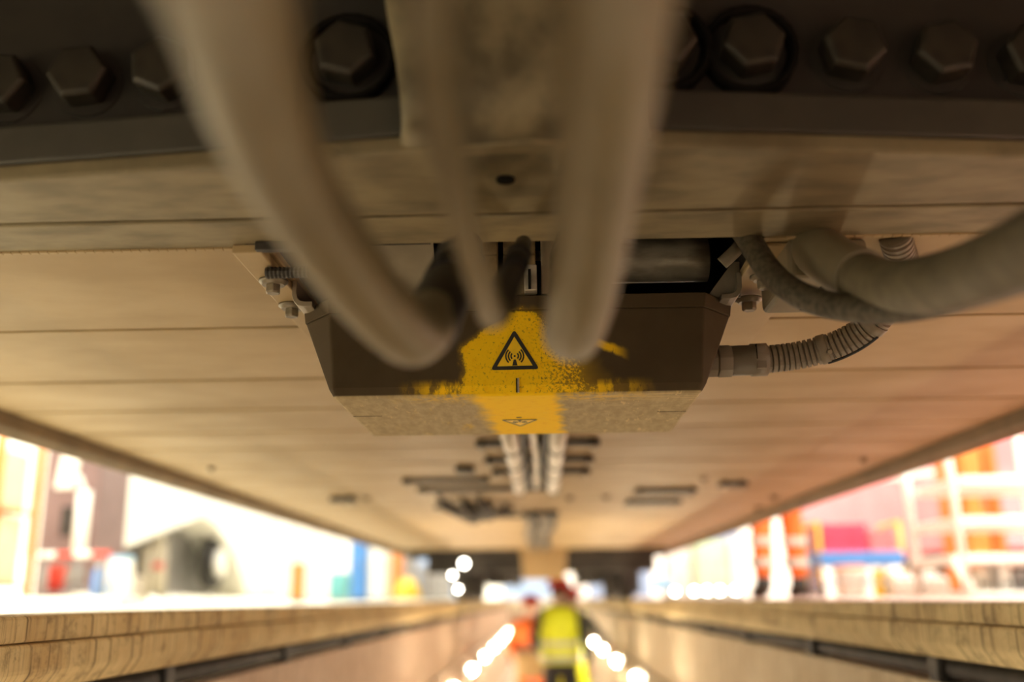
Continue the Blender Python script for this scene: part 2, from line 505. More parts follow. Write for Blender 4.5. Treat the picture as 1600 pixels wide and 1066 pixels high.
# bolts face the camera
def bolt_mb(c, r, h, ax, shaded=False):
    b = MB(); c = Vector(c); ax = Vector(ax)
    b.lathe(c, [(0, r * .96), (h * .86, r), (h, r * .86)], 6, ax)
    b.smooth = [False] * len(b.smooth)
    return b
bolt0 = washer0 = None
for x, shaded in ((-.62, 0), (-.52, 0), (-.421, 0), (-.315, 0), (-.206, 1), (.145, 1), (.243, 1), (.357, 0), (.462, 0), (.566, 0), (-.75, 0), (.70, 0)):
    y = yfr(x) + .031; z = .609
    if shaded: MB().lathe((x, y, z), [(0, .05), (-.004, .054), (.018, .054), (.018, .047), (.002, .047)], 22, (0, -1, 0)).build('bolt_shade_ring', M_hole, beam)  # black ring put in for the shade inside the bolt recess
    if bolt0 is None:
        bolt0 = bolt_mb((x, y - .007, z), .036, .032, (0, -1, 0)).build('bolt', M_bolt, beam, .002, origin=(x, y, z)); o = bolt0
    else:
        o = copy_part(bolt0, 'bolt', beam, (x, y, z))
    o.rotation_euler = (0, random.uniform(-.5, .5), 0)
    MB().lathe((x, y, z), [(0, .042), (-.0, .042), (.006, .042)], 20, (0, -1, 0)).build('washer', M_boltplate, o, origin=(x, y, z))
# central worn casting that runs down over the beam
prof = [(1.148, .4812), (1.05, .4802), (.985, .4770), (.945, .486), (.924, .512), (.918, .56), (.914, .62), (.905, .70), (.89, .80)]
hw = [.15, .145, .140, .131, .131, .135, .148, .156, .165]
V, Fc = [], []
NX = 9
for (y, z), h in zip(prof, hw):
    for k in range(NX):
        t_ = -1 + 2 * k / (NX - 1)
        V.append((-.008 + t_ * h, y + (.006 * abs(t_) ** 4 if z > .5 else 0), z + (0 if z > .5 else .0035 * abs(t_) ** 3)))
for i in range(len(prof) - 1):
    for k in range(NX - 1):
        Fc.append((i * NX + k, i * NX + k + 1, (i + 1) * NX + k + 1, (i + 1) * NX + k))
cast = MB().add(V, Fc, True).build('centre_casting', M_gusset, beam)
md = cast.modifiers.new('solid', 'SOLIDIFY'); md.thickness = .014; md.offset = 1 if False else -1
md = cast.modifiers.new('sub', 'SUBSURF'); md.levels = 1; md.render_levels = 2
c = P(790, 280, Z=.479)
MB().lathe((c.x, c.y, .4765), [(0, .0105), (.004, .0105), (.0041, .007)], 16).build('casting_hole', M_hole, beam)

# ---- what shows inside the opening
tag(MB().tube(spline([(-.005, 1.455, .520), (.12, 1.455, .520), (.262, 1.455, .520)], 4), .034, 28).build('steel_tube', M_steel),
    'worn shiny steel tube lying across the opening above the box', 'pipe')
t = thing('shield_plate', 'smooth grey metal plate in the opening left of the connectors', 'plate', (-.2, 1.45, .46))
b = MB(); b.prism([(-.252, 1.402, .458), (-.252, 1.408, .458), (-.252, 1.328, .545), (-.252, 1.322, .545)], (.105, 0, 0)); b.build('plate', M_shield, t)
MB().box(-.252, -.147, 1.396, 1.43, .4495, .4575).build('foot_flange', M_steel, t)
t = thing('connector_panel', 'tan connector panel with dark slots in the middle of the opening', 'panel', (-.065, 1.42, .452))
xa, xb = P(690, 420, Y=1.40).x, P(852, 420, Y=1.40).x
xm, xr = P(782, 420, Y=1.40).x, P(842, 420, Y=1.40).x
for x0, x1 in ((xa, P(733, 420, Y=1.4).x), (P(734, 420, Y=1.4).x, xm - .003), (xm + .004, xr - .004)):
    for z0, z1 in ((.452, .515), (.5165, .60)):
        MB().box(x0, x1 - .001, 1.40, 1.42, z0, z1).build('tile', M_tanplate, t, .002)
MB().box(xa - .004, xb + .02, 1.422, 1.43, .45, .61).build('back_board', M_hole, t)
MB().box(xr + .003, xb + .02, 1.396, 1.42, .452, .60).build('edge_post', M_bracket, t, .002)
xs0, xs1 = P(819, 440, Y=1.385).x, P(839, 440, Y=1.385).x
MB().box(xs0, xs1, 1.376, 1.399, P(830, 457, Y=1.385).z, P(830, 416, Y=1.385).z).build('socket_block', M_steel, t, .002)
MB().box(xs0 + .006, xs0 + .010, 1.374, 1.3755, P(830, 455, Y=1.385).z, P(830, 424, Y=1.385).z).build('socket_slot', M_hole, t)

# ================================================================== THE ANTENNA BOX
YF = 1.387; BX = -.03; ZB = .300; ZT = .447
ant = thing('antenna_box', 'brown antenna box with worn yellow paint and warning triangle signs', 'antenna', (BX, YF, ZB))
def ring(hx, ch_x, ch_y, y0, y1, z, r=.0):
    """chamfered plan outline, counter-clockwise from above"""
    return [(BX - hx + ch_x, y0, z), (BX + hx - ch_x, y0, z), (BX + hx, y0 + ch_y, z), (BX + hx, y1 - ch_y, z),
            (BX + hx - ch_x, y1, z), (BX - hx + ch_x, y1, z), (BX - hx, y1 - ch_y, z), (BX - hx, y0 + ch_y, z)]
rings = [ring(.262, .004, .004, YF + .006, YF + .353, ZB), ring(.2705, .008, .009, YF, YF + .358, ZB + .014), ring(.319, .047, .056, YF, YF + .36, ZT - .021)]
V = [p for r_ in rings for p in r_]; Fc = [tuple(range(7, -1, -1)), tuple(range(16, 24))]
for i in range(2):
    Fc += [(i * 8 + k, i * 8 + (k + 1) % 8, i * 8 + 8 + (k + 1) % 8, i * 8 + 8 + k) for k in range(8)]
MB().add(V, Fc).build('housing', M_antenna, ant, .006, 3)
lo = ring(.3200, .0472, .0565, YF - .0010, YF + .361, ZT - .0215); hi = ring(.323, .048, .058, YF - .0014, YF + .361, ZT)
MB().hexa(lo, hi).build('rim', M_antenna, ant, .0015)
for sx in (-1, 1):   # short seam of the base plate at each lower edge
    x0 = BX + sx * .2605
    MB().box(x0, x0 - sx * .045, YF + .150, YF + .152, ZB - .0004, ZB + .0005).build('base_seam', M_hole, ant)
zc = P(806, 600, Y=YF).z
MB().box(BX - .0008, BX + .0012, YF - .0015, YF + .004, ZB + .004, ZB + .024).build('drain_slot', M_hole, ant)
MB().box(BX + .0012, BX + .0036, YF - .0018, YF + .004, ZB + .004, ZB + .024).build('drain_slot_edge', M_steel, ant)

def sign(name, org, ux, uy, nrm, w, h, lw, thin):
    """warning triangle with antenna mast and waves, flat on a face; ux, uy span the face"""
    org = Vector(org); ux = Vector(ux); uy = Vector(uy); nrm = Vector(nrm)
    def q(x, y, k): return org + ux * x + uy * y + nrm * k
    def tri(sc, r, n=5):
        # rounded triangle outline
        A = [(-w / 2, 0), (w / 2, 0), (0, h)]
        cx, cy = 0, h * .333
        pts = []
        for i in range(3):
            p = Vector(A[i]); a = Vector(A[i - 1]); c_ = Vector(A[(i + 1) % 3])
            p = Vector((cx, cy)) + (p - Vector((cx, cy))) * sc; a = Vector((cx, cy)) + (a - Vector((cx, cy))) * sc; c_ = Vector((cx, cy)) + (c_ - Vector((cx, cy))) * sc
            d1 = (a - p).normalized(); d2 = (c_ - p).normalized()
            s_, e_ = p + d1 * r * 1.7, p + d2 * r * 1.7
            for k in range(n + 1):
                t = k / n
                pts.append((1 - t) ** 2 * s_ + 2 * t * (1 - t) * p + t * t * e_)
        return pts
    outer, inner = tri(1, .0035), tri(1 - lw, .0004)
    t = thing(name, 'x', 'sign', org) if False else None
    b = MB()
    n = len(outer)
    V = [q(p.x, p.y, .0006) for p in outer] + [q(p.x, p.y, .0006) for p in inner] + [q(p.x, p.y, 0) for p in outer] + [q(p.x, p.y, 0) for p in inner]
    Fc = []
    for i in range(n):
        j = (i + 1) % n
        Fc += [(i, j, n + j, n + i), (2 * n + i, 2 * n + j, j, i), (n + i, n + j, 3 * n + j, 3 * n + i)]
    b.add(V, Fc)
    par = MB()
    par.prism([q(p.x, p.y, 0.00005) for p in inner], nrm * .0003)
    plate = par.build('warning_sign', M_signyellow, ant, label='yellow triangle warning sign with black antenna waves')
    b.build('sign_border', M_signblack, plate)
    s = MB()
    cy = h * .335
    s.prism([q(-w * .055, h * .10, .0003), (q(w * .055, h * .10, .0003)), q(w * .022, h * .25, .0003), q(-w * .022, h * .25, .0003)], nrm * .0004)
    s.build('mast_symbol', M_signblack, plate)
    MB().prism([q(math.cos(a) * w * .021, cy + math.sin(a) * w * .021, .0003) for a in (2 * PI * k / 12 for k in range(12))], nrm * .0004).build('dot_symbol', M_signblack, plate)
    for side in (0, PI):
        for rr in (.075, .128, .182):
            V, Fc = [], []
            nn = 12; half = .82
            for k in range(nn + 1):
                a = side - half + 2 * half * k / nn
                tw = w * .015
                for rad in (w * rr - tw, w * rr + tw):
                    for hgt in (.0003, .0007): V.append(q(math.cos(a) * rad, cy + math.sin(a) * rad, hgt))
            for k in range(nn):
                o_ = k * 4; p_ = o_ + 4
                Fc += [(o_ + 1, o_ + 3, p_ + 3, p_ + 1), (o_, p_, p_ + 2, o_ + 2), (o_, o_ + 1, p_ + 1, p_), (o_ + 2, p_ + 2, p_ + 3, o_ + 3)]
            MB().add(V, Fc).build('wave_symbol', M_signblack, plate)
    return plate
a0, a1, a2 = P(766.5, 578.5, Y=YF), P(843, 577.5, Y=YF), P(803, 515, Y=YF)
sign('warning_sign', ((a0.x + a1.x) / 2, YF - .0006, (a0.z + a1.z) / 2), (1, 0, .008), (-.008, 0, 1), (0, -1, 0), a1.x - a0.x, a2.z - a0.z, .27, 0)
c0, c1, c2 = P(783, 655.5, Z=ZB), P(841, 655, Z=ZB), P(811, 665.5, Z=ZB)
sg = sign('warning_sign', ((c0.x + c1.x) / 2, (c0.y + c1.y) / 2, ZB - .0004), (1, 0, 0), (0, 1, 0), (0, 0, -1), c1.x - c0.x, c2.y - c0.y, .16, 1)
sg['label'] = 'second warning triangle under the box, seen at a shallow angle'
c3 = P(811, 652, Z=ZB)
MB().box(c3.x - .004, c3.x + .004, c3.y - .002, c3.y + .002, ZB - .0009, ZB - .0003).build('sign_dash', M_signblack, ant)

# hanging brackets: a flat plate bolted to the underside, a bent sheet that carries the rim
for sx, lab in ((-1, 'left'), (1, 'right')):
    X = lambda d: BX + sx * d
    br = MB()
    prof = [(.331, ZU), (.331, ZT + .010), (.328, ZT + .001), (.322, ZT - .005), (.313, ZT - .007), (.300, ZT - .007)]
    inn = [(.324, ZU + .0), (.324, ZT + .014), (.322, ZT + .006), (.318, ZT + .002), (.312, ZT + .0005), (.300, ZT + .0005)]
    prof[0] = (.331, ZU)
    ya, yb = YF + .010, YF + .30
    br.prism([(X(d), ya, z) for d, z in prof] + [(X(d), ya, z) for d, z in reversed(inn)], (0, yb - ya, 0))
    bro = br.build('bracket', M_bracket if sx < 0 else M_fitting, ant, .001)
    if sx > 0: MB().prism([(X(.332), YF + .022, ZU + .02), (X(.332), YF + .03, ZT + .001), (X(.282), YF + .03, ZT + .001), (X(.322), YF + .022, ZU + .02)], (0, .004, 0)).build('gusset', M_fitting, bro)
    MB().box(X(.332), X(.372 if sx < 0 else .425), 1.236 if sx < 0 else 1.27, 1.70 if sx < 0 else 1.95, ZU - (.013 if sx < 0 else .006), ZU - .001).build('mounting_plate', M_panel, bro, .002)
    for yb_ in ((1.354, 1.477) if sx < 0 else (1.376, 1.488)):
        xb_ = P(435 if sx < 0 else 1190, 445, Z=.46).x if yb_ < 1.4 else (P(458, 483, Z=.46).x if sx < 0 else P(1170, 473, Z=.46).x)
        if sx < 0: xb_ = X(.347) if yb_ < 1.4 else X(.350)
        bo = MB().lathe((xb_, yb_, ZU - .0135), [(0, .011), (.018, .0115), (.020, .0095)], 6, (0, 0, -1))
        bo.smooth = [False] * len(bo.smooth)
        bb = bo.build('bolt', M_bsteel, bro, .001)
        MB().lathe((xb_, yb_, ZU - .0135), [(0, .021), (.003, .021), (.0045, .018), (.0075, .016)], 20, (0, 0, -1)).build('washer', M_bsteel, bb)
if True:
    t = thing('threaded_sleeve', 'small dark threaded sleeve above the left bracket bolts', 'sleeve', (-.36, 1.30, .45))
    c = [(x, 1.296, .4585) for x in [-.372 + i * .0028 for i in range(22)]]
    MB().tube(c, [.0085 if i % 2 else .0075 for i in range(22)], 12, smooth=False).build('sleeve', M_darkmetal, t)
    MB().box(-.385, -.318, 1.2365, 1.2405, ZU - .0005, ZU - .012).build('stop_bar', M_darkmetal, t)
    MB().box(P(400, 390, Y=1.232).x, -.318, 1.225, 1.2355, ZU - .013, ZU - .0015).build('stop_block', M_darkmetal, t, .001)

# ================================================================== CABLES IN FRONT
def plug(t, p0, p1, r):
    """black cable plug with stepped collars between two points"""
    p0 = Vector(p0); p1 = Vector(p1); ax = p1 - p0; L = ax.length
    MB().lathe(p0, [(0, r * .86), (L * .02, r * .95), (L * .38, r * 1.0), (L * .40, r * .93), (L * .44, r * .93)], 24, ax).build('sleeve', M_plug, t)
    MB().lathe(p0 + ax * .44, [(0, r * 1.04), (L * .22, r * 1.04), (L * .235, r * .9), (L * .56, r * .78)], 24, ax).build('plug', M_plug, t)
    n = 8
    MB().lathe(p0 + ax * .66, [(0, r * 1.13), (L * .12, r * 1.13)], n, ax).build('lock_ring', M_black, t)

def cable(name, lab, pts, r, conn, rp):
    pw = [P(x, y, D=d) for x, y, d in pts]
    c = [P(x, y, D=d) for x, y, d in conn]
    t = thing(name, lab, 'cable', c[0])
    MB().tube(spline(pw + [c[0] + (c[1] - c[0]) * .12], 12), r, 24).build('jacket', M_cable, t)
    plug(t, c[0], c[1], rp)
cable('thick_cable', 'thick grey cable sweeping from upper left down to a black plug',
      [(250, -420, .17), (318, -180, .27), (360, 0, .375), (408, 180, .475), (476, 320, .575), (556, 435, .665), (622, 508, .745), (650, 522, .79)], .0248,
      [(668, 516, .83), (730, 385, 1.22)], .0262)
cable('thin_cable', 'thin grey cable hanging between the two thick cables',
      [(655, -420, .23), (665, -180, .34), (676, 0, .43), (692, 180, .50), (717, 320, .57), (746, 425, .645), (764, 482, .715), (771, 493, .75)], .0098,
      [(776, 489, .785), (818, 380, 1.24)], .0128)
cable('thick_cable', 'thick grey cable straight down right of the warning triangle',
      [(990, -420, .20), (976, -180, .31), (964, 0, .41), (948, 180, .50), (926, 350, .61), (908, 460, .70), (896, 515, .785), (893, 515, .86), (896, 485, .94)], .0243,
      [(898, 470, .98), (905, 372, 1.23)], .030)

# ================================================================== HOSES ON THE RIGHT
hb = thing('junction_block', 'beige cable block with a curved outlet under the crossbeam', 'junction box', (.43, 1.33, .42))
x0, x1 = P(1232, 400, Y=1.256).x, P(1358, 400, Y=1.256).x
MB().box(x0, x1, 1.256, 1.43, .424, ZU - .001).build('housing', M_block, hb, .008, 3)
MB().box(x0 + .012, x0 + .040, 1.2545, 1.2562, .4595, .4615).build('housing_slot', M_hole, hb)
MB().box(x0 + .05, x0 + .075, 1.28, 1.41, .4235, .4242).build('base_tag', M_hole, hb)
pb = [P(1262, 380, D=1.36), P(1290, 400, D=1.28), P(1326, 423, D=1.205), P(1380, 447, D=1.11), P(1450, 445, D=1.0), P(1520, 427, D=.90), P(1600, 394, D=.79), P(1760, 310, D=.62), P(1900, 240, D=.5)]
MB().tube(spline(pb[:4], 10)[:25], .0335, 26).build('outlet_sleeve', M_block, hb, .002)
t = thing('power_cable', 'thick olive cable leaving the beige block and sweeping to the right edge', 'cable', pb[3])
MB().tube(spline(pb[2:], 12), .0300, 24).build('jacket', M_cable2, t)
pa = [P(1150, 345, D=1.36), P(1176, 384, D=1.315), P(1206, 428, D=1.26), P(1252, 462, D=1.20), P(1315, 480, D=1.15), P(1395, 482, D=1.075), P(1480, 466, D=.98), P(1600, 428, D=.83), P(1760, 360, D=.64), P(1900, 310, D=.52)]
pa[0].z = .53; pa[0].y = 1.30; pa[0].x = pa[1].x - .012
t = thing('braided_hose', 'dark braided hose looping down beside the antenna bracket', 'hose', pa[3])
MB().tube(spline(pa, 12), [.0165] * (9 * 12 + 1), 20).build('jacket', M_braid, t)
# hose clamp band up at the steel tube
bt = [P(1160, 376, Y=1.36), P(1128, 412, Y=1.36)]
tag(MB().tube(spline([bt[0], bt[0].lerp(bt[1], .5) + Vector((.004, -.008, 0)), bt[1]], 8), .0095, 10).build('ribbed_strap', M_conduit), 'short ribbed strap by the end of the steel tube', 'strap')

# corrugated conduit out of the box side
cp = [P(1196, 562, Y=1.50), P(1250, 555, Y=1.495), P(1310, 538, Y=1.475), P(1360, 508, Y=1.445), P(1400, 462, Y=1.40), P(1412, 420, Y=1.345), P(1403, 385, Y=1.285), P(1398, 366, Y=1.262)]
con = thing('corrugated_conduit', 'corrugated brown conduit from the box side curving up behind the cables', 'conduit', P(1196, 585, Y=1.50))
sp = spline(cp, 40)
L = [0]
for i in range(1, len(sp)): L.append(L[-1] + (sp[i] - sp[i - 1]).length)
fine = []
step = .0011; k = 0; dd = 0
while dd < L[-1]:
    while L[k + 1] < dd: k += 1
    fine.append(sp[k].lerp(sp[k + 1], (dd - L[k]) / (L[k + 1] - L[k]))); dd += step
rad = [(.0215 if (i * step % .0085) < .0062 else .0180) for i in range(len(fine))]
MB().tube(fine, rad, 24, True, False).build('corrugated_hose', M_conduit, con)
f0, f1 = P(1097, 566, Y=1.50), P(1197, 562, Y=1.50)
ax = f1 - f0; FL = ax.length
MB().lathe(f0, [(0, .0245), (FL * .22, .0245), (FL * .22, .0245)], 8, ax).build('hex_nut', M_fitting, con, .001)
MB().lathe(f0 + ax * .22, [(0, .0225), (.002, .0255), (FL * .22, .0255), (FL * .23, .0245)], 8, ax).build('hex_collar', M_fitting, con, .001)
MB().lathe(f0 + ax * .45, [(0, .0235), (FL * .30, .0235), (FL * .31, .0255), (FL * .55, .0255), (FL * .56, .022)], 28, ax).build('clip_collar', M_fitting, con)
for dz, w_ in ((.010, .016), (-.012, .016)):
    c = f0 + ax * .87 + Vector((0, -.0225, dz))
    MB().box(c.x - .007, c.x + .008, c.y - .002, c.y + .003, c.z - .0065, c.z + .0065).build('collar_clip', M_fitting, con, .001)
MB().box((f0 + ax * .80).x, (f0 + ax * .80).x + .0012, f0.y - .0265, f0.y - .02, f0.z - .002, f0.z + .021).build('collar_groove', M_hole, con)
i0 = min(range(len(fine)), key=lambda i: (fine[i] - P(1286, 546, Y=1.48)).length)
i1 = min(range(len(fine)), key=lambda i: (fine[i] - P(1364, 505, Y=1.44)).length)
for i in (i0, i1):
    d_ = (fine[i + 4] - fine[i - 4]).normalized()
    MB().lathe(fine[i] - d_ * .007, [(0, .0222), (.001, .0232), (.013, .0232), (.014, .0222)], 24, d_).build('clamp_band', M_conduit, con)
    c = fine[i] + Vector((.002, -.0215, -.009))
    MB().lathe(c, [(0, .0042), (.004, .0042), (.0042, .0026)], 8, (0, -1, -.3)).build('clamp_screw', M_bsteel, con)
strip = [fine[i] + Vector((.004, -.004, -.0222)) for i in range(i0, i1, 3)]
MB().tube(strip, .0022, 6).build('clamp_strip', M_black, con)

# ================================================================== PIPES AND BRACKETS FURTHER ALONG THE UNDERSIDE
for xp, lab in ((-.080, 'left of the two silver pipes under the car floor behind the box'), (.054, 'right of the two silver pipes under the car floor behind the box')):
    t = thing('silver_pipe', lab, 'pipe', (xp, 3.0, .44))
    MB().cyl((xp, 1.80, .452), (xp, 4.12, .452), .0245, 18).build('pipe', M_silver, t)
    for y in (2.10, 2.93, 3.28, 3.60, 4.08):
        MB().tube([(xp, y - .012, .452), (xp, y + .012, .452)], .027, 18).build('pipe_clip', M_darkmetal, t)
tag(MB().tube(spline([(-.012, 1.8, .462), (-.016, 2.6, .456), (-.010, 3.3, .462), (-.014, 4.05, .458)], 8), .011, 12).build('thin_pipe', M_silver), 'thin silver pipe between the two thicker silver pipes', 'pipe')
for k_, (xq, lab) in enumerate(((-.045, 'left dark cable bundle between the silver pipes'), (.022, 'right dark cable bundle between the silver pipes'))):
    tag(MB().tube(spline([(xq, 1.8, .464), (xq + .006, 2.5, .462), (xq - .006, 3.1, .464), (xq, 3.5, .462), (xq + .004, 4.1, .464)], 8), .013, 10).build('cable_bundle', M_black), lab, 'cable')
def rail(px0, px1, py, lab, z0=.448, depth=.045, sec=True):
    a = P(px0, py, Z=.455); b_ = P(px1, py, Z=.455); y = (a.y + b_.y) / 2
    t = thing('bracket_rail', lab, 'bracket', ((a.x + b_.x) / 2, y, z0), 'dark bracket rails under the car floor')
    MB().box(a.x, b_.x, y - depth / 2, y + depth / 2, z0 + .012, z0 + .026).build('channel', M_darkmetal, t, .002)
    for e in (a.x + .02, b_.x - .02):
        MB().box(e - .012, e + .012, y - depth / 2 + .004, y + depth / 2 - .004, z0 + .026, ZU - .0005).build('foot', M_darkmetal, t)
        MB().cyl((e, y, z0), (e, y, z0 + .012), .010, 6, smooth=False).build('bolt', M_steel, t)
rail(742, 937, 700, 'widest dark crossbar holding the silver pipes, just behind the box')
rail(756, 928, 725, 'second dark crossbar holding the silver pipes')
rail(768, 922, 743, 'third dark crossbar holding the silver pipes')
rail(627, 766, 757, 'long dark bar left of the silver pipes')
rail(650, 866, 770, 'dark bar across the far end of the silver pipes', depth=.06)
rail(712, 742, 741, 'short dark bar left of the third crossbar', depth=.10)
rail(680, 716, 797, 'small dark bar left of the hose cluster', depth=.08)
rail(735, 832, 811, 'thin dark bar beyond the hose cluster', depth=.05)
rail(992, 1086, 773, 'front of the paired dark bars right of the silver pipes', depth=.12)
rail(978, 1062, 790, 'rear of the paired dark bars right of the silver pipes', depth=.16)
rail(1124, 1166, 762, 'short dark bar alone at the right of the car floor', depth=.09)
rail(518, 556, 786, 'short dark bar alone at the left of the car floor', depth=.12)
rail(835, 873, 806, 'dark crossbar at the near end of the far hose bundle', depth=.08)
# loops of small hoses
for k_ in range(7):
    xq = 705 + k_ * 12; yq = 783 + (k_ * 7) % 17
    a = P(xq, yq, Z=.455); pts = [a + Vector((-.05, -.06, .02)), a + Vector((-.03, .0, -.03)), a + Vector((.02, .12 * (1 + k_ % 3), -.035)), a + Vector((.06, .32, 0)), a + Vector((.05, .48, .022))]
    tag(MB().tube(spline(pts, 8), .014, 8).build('small_hose', M_black), '%s of the small dark hose loops left of the far pipes, from the left' % ords[k_].capitalize().replace('Nearest', 'First'), 'hose', 'small hose loops')
for k_ in range(4):
    xq = (-.085, -.035, .015, .06)[k_]
    tag(MB().tube(spline([(xq, 5.4, .462), (xq + .02, 6.2, .45), (xq - .015, 7.4, .455), (xq + .01, 8.6, .45), (xq, 9.4, .46)], 8), .017, 10).build('hose', M_black if k_ % 2 else M_conduit),
        '%s of four parallel hoses along the far middle of the car floor' % ('First from left', 'Second from left', 'Third from left', 'Rightmost')[k_], 'hose', 'far parallel hoses')

# second antenna box and the bogie far along the pit
fb = thing('equipment_box', 'beige box hanging under the car far along the pit', 'box', (.03, 9.75, .19))
MB().hexa([(-.17, 9.56, .195), (.225, 9.56, .195), (.225, 9.9, .195), (-.17, 9.9, .195)], [(-.19, 9.54, .44), (.245, 9.54, .44), (.245, 9.92, .44), (-.19, 9.92, .44)]).build('housing', M_panel, fb, .012)
MB().box(-.2, .255, 9.53, 9.93, .4405, .479).build('lid', M_panel, fb, .004)
bog = thing('bogie', 'dark dirty wheel bogie of the rail car above the workers', 'bogie', (-.02, 12, 0))
for yw in (11.0, 13.5):
    MB().cyl((-.76, yw, .47), (.80, yw, .47), .085, 16).build('axle', M_bogie, bog)
    for xw, s_ in ((-.915, 1), (.975, -1)):
        w = MB().lathe((xw, yw, .47), [(0, .12), (.0, .36), (-.0, .44), (.004, .466), (.125, .466), (.128, .492), (.155, .49), (.156, .38), (.12, .33), (.11, .15), (.16, .12)], 36, (s_, 0, 0)).build('wheel', M_bogie, bog)
    for xd_ in (-.36, .44):
        MB().lathe((xd_, yw, .47), [(0, .1), (0, .30), (.03, .31), (.08, .31), (.11, .30), (.11, .1)], 30, (1, 0, 0)).build('brake_disc', M_bogie, bog)
        MB().box(xd_ - .03, xd_ + .14, yw - .42, yw - .22, .30, .62).build('brake_caliper', M_bogie, bog, .02)
for xs_ in (-1.03, 1.02):
    MB().prism([(xs_, 10.4, .50), (xs_, 10.9, .42), (xs_, 11.3, .50), (xs_, 12.0, .34), (xs_, 12.5, .34), (xs_, 13.2, .50), (xs_, 13.6, .42), (xs_, 14.1, .5), (xs_, 14.1, .72), (xs_, 10.4, .72)], (.13, 0, 0)).build('side_frame', M_bogie, bog, .02)
MB().box(-.9, .9, 12.0, 12.5, .40, .72).build('bolster', M_bogie, bog, .02)
MB().box(-1.15, 1.15, 10.25, 10.42, .27, .80).build('headstock', M_bogie, bog, .02)
for xs_, w_ in ((-.77, .18), (.66, .12), (.92, .12)):
    MB().box(xs_, xs_ + w_, 10.75, 11.05, .05, .62).build('gear_case', M_bogie, bog, .03)
for xs_ in (-.62, .40):
    MB().box(xs_, xs_ + .30, 11.35, 11.9, .16, .58).build('motor', M_bogie, bog, .05)
MB().box(XL, XR, 9.751, 26, .80, .94).build('rear_floor', M_bogie, bog)
for yy in (9.753,):
    MB().box(XL + .05, XR - .05, yy, yy + .05, .40, .79).build('end_wall', M_bogie, bog)

# ================================================================== PEOPLE
M_skin = mat('skin', (.56, .34, .24), .55, 0, .05, 20)
M_yvest = mat('hi_vis_yellow', (.76, .84, .02), .6, 0, .05, 10)
M_ovest = mat('hi_vis_orange', (.85, .16, .02), .6, 0, .06, 10)
M_band = mat('reflective_band', (.50, .52, .48), .4, 0, .05, 10)
M_navy = mat('dark_workwear', (.022, .021, .024), .8, 0, .1, 10)
M_redhat = mat('red_helmet', (.62, .03, .025), .3, 0, .03, 10)
M_boot = mat('work_boot', (.03, .025, .02), .6)
M_hair = mat('brown_hair', (.06, .035, .02), .7)
M_eye = mat('eye', (.02, .015, .012), .3)

def skin_obj(name, verts, edges, radii, m, parent, root=0, sub=2):
    me = bpy.data.meshes.new(name); org = ORIGIN[parent.name]
    me.from_pydata([Vector(v) for v in verts], edges, [])
    o = bpy.data.objects.new(name, me); COL.objects.link(o); o.parent = parent; ORIGIN[o.name] = org
    md = o.modifiers.new('skin', 'SKIN'); md.use_smooth_shade = True
    sv = me.skin_vertices[0].data
    for i, r in enumerate(radii):
        sv[i].radius = r if isinstance(r, tuple) else (r, r); sv[i].use_root = (i == root)
    md2 = o.modifiers.new('sub', 'SUBSURF'); md2.levels = 1; md2.render_levels = sub
    me.materials.append(m)
    return o

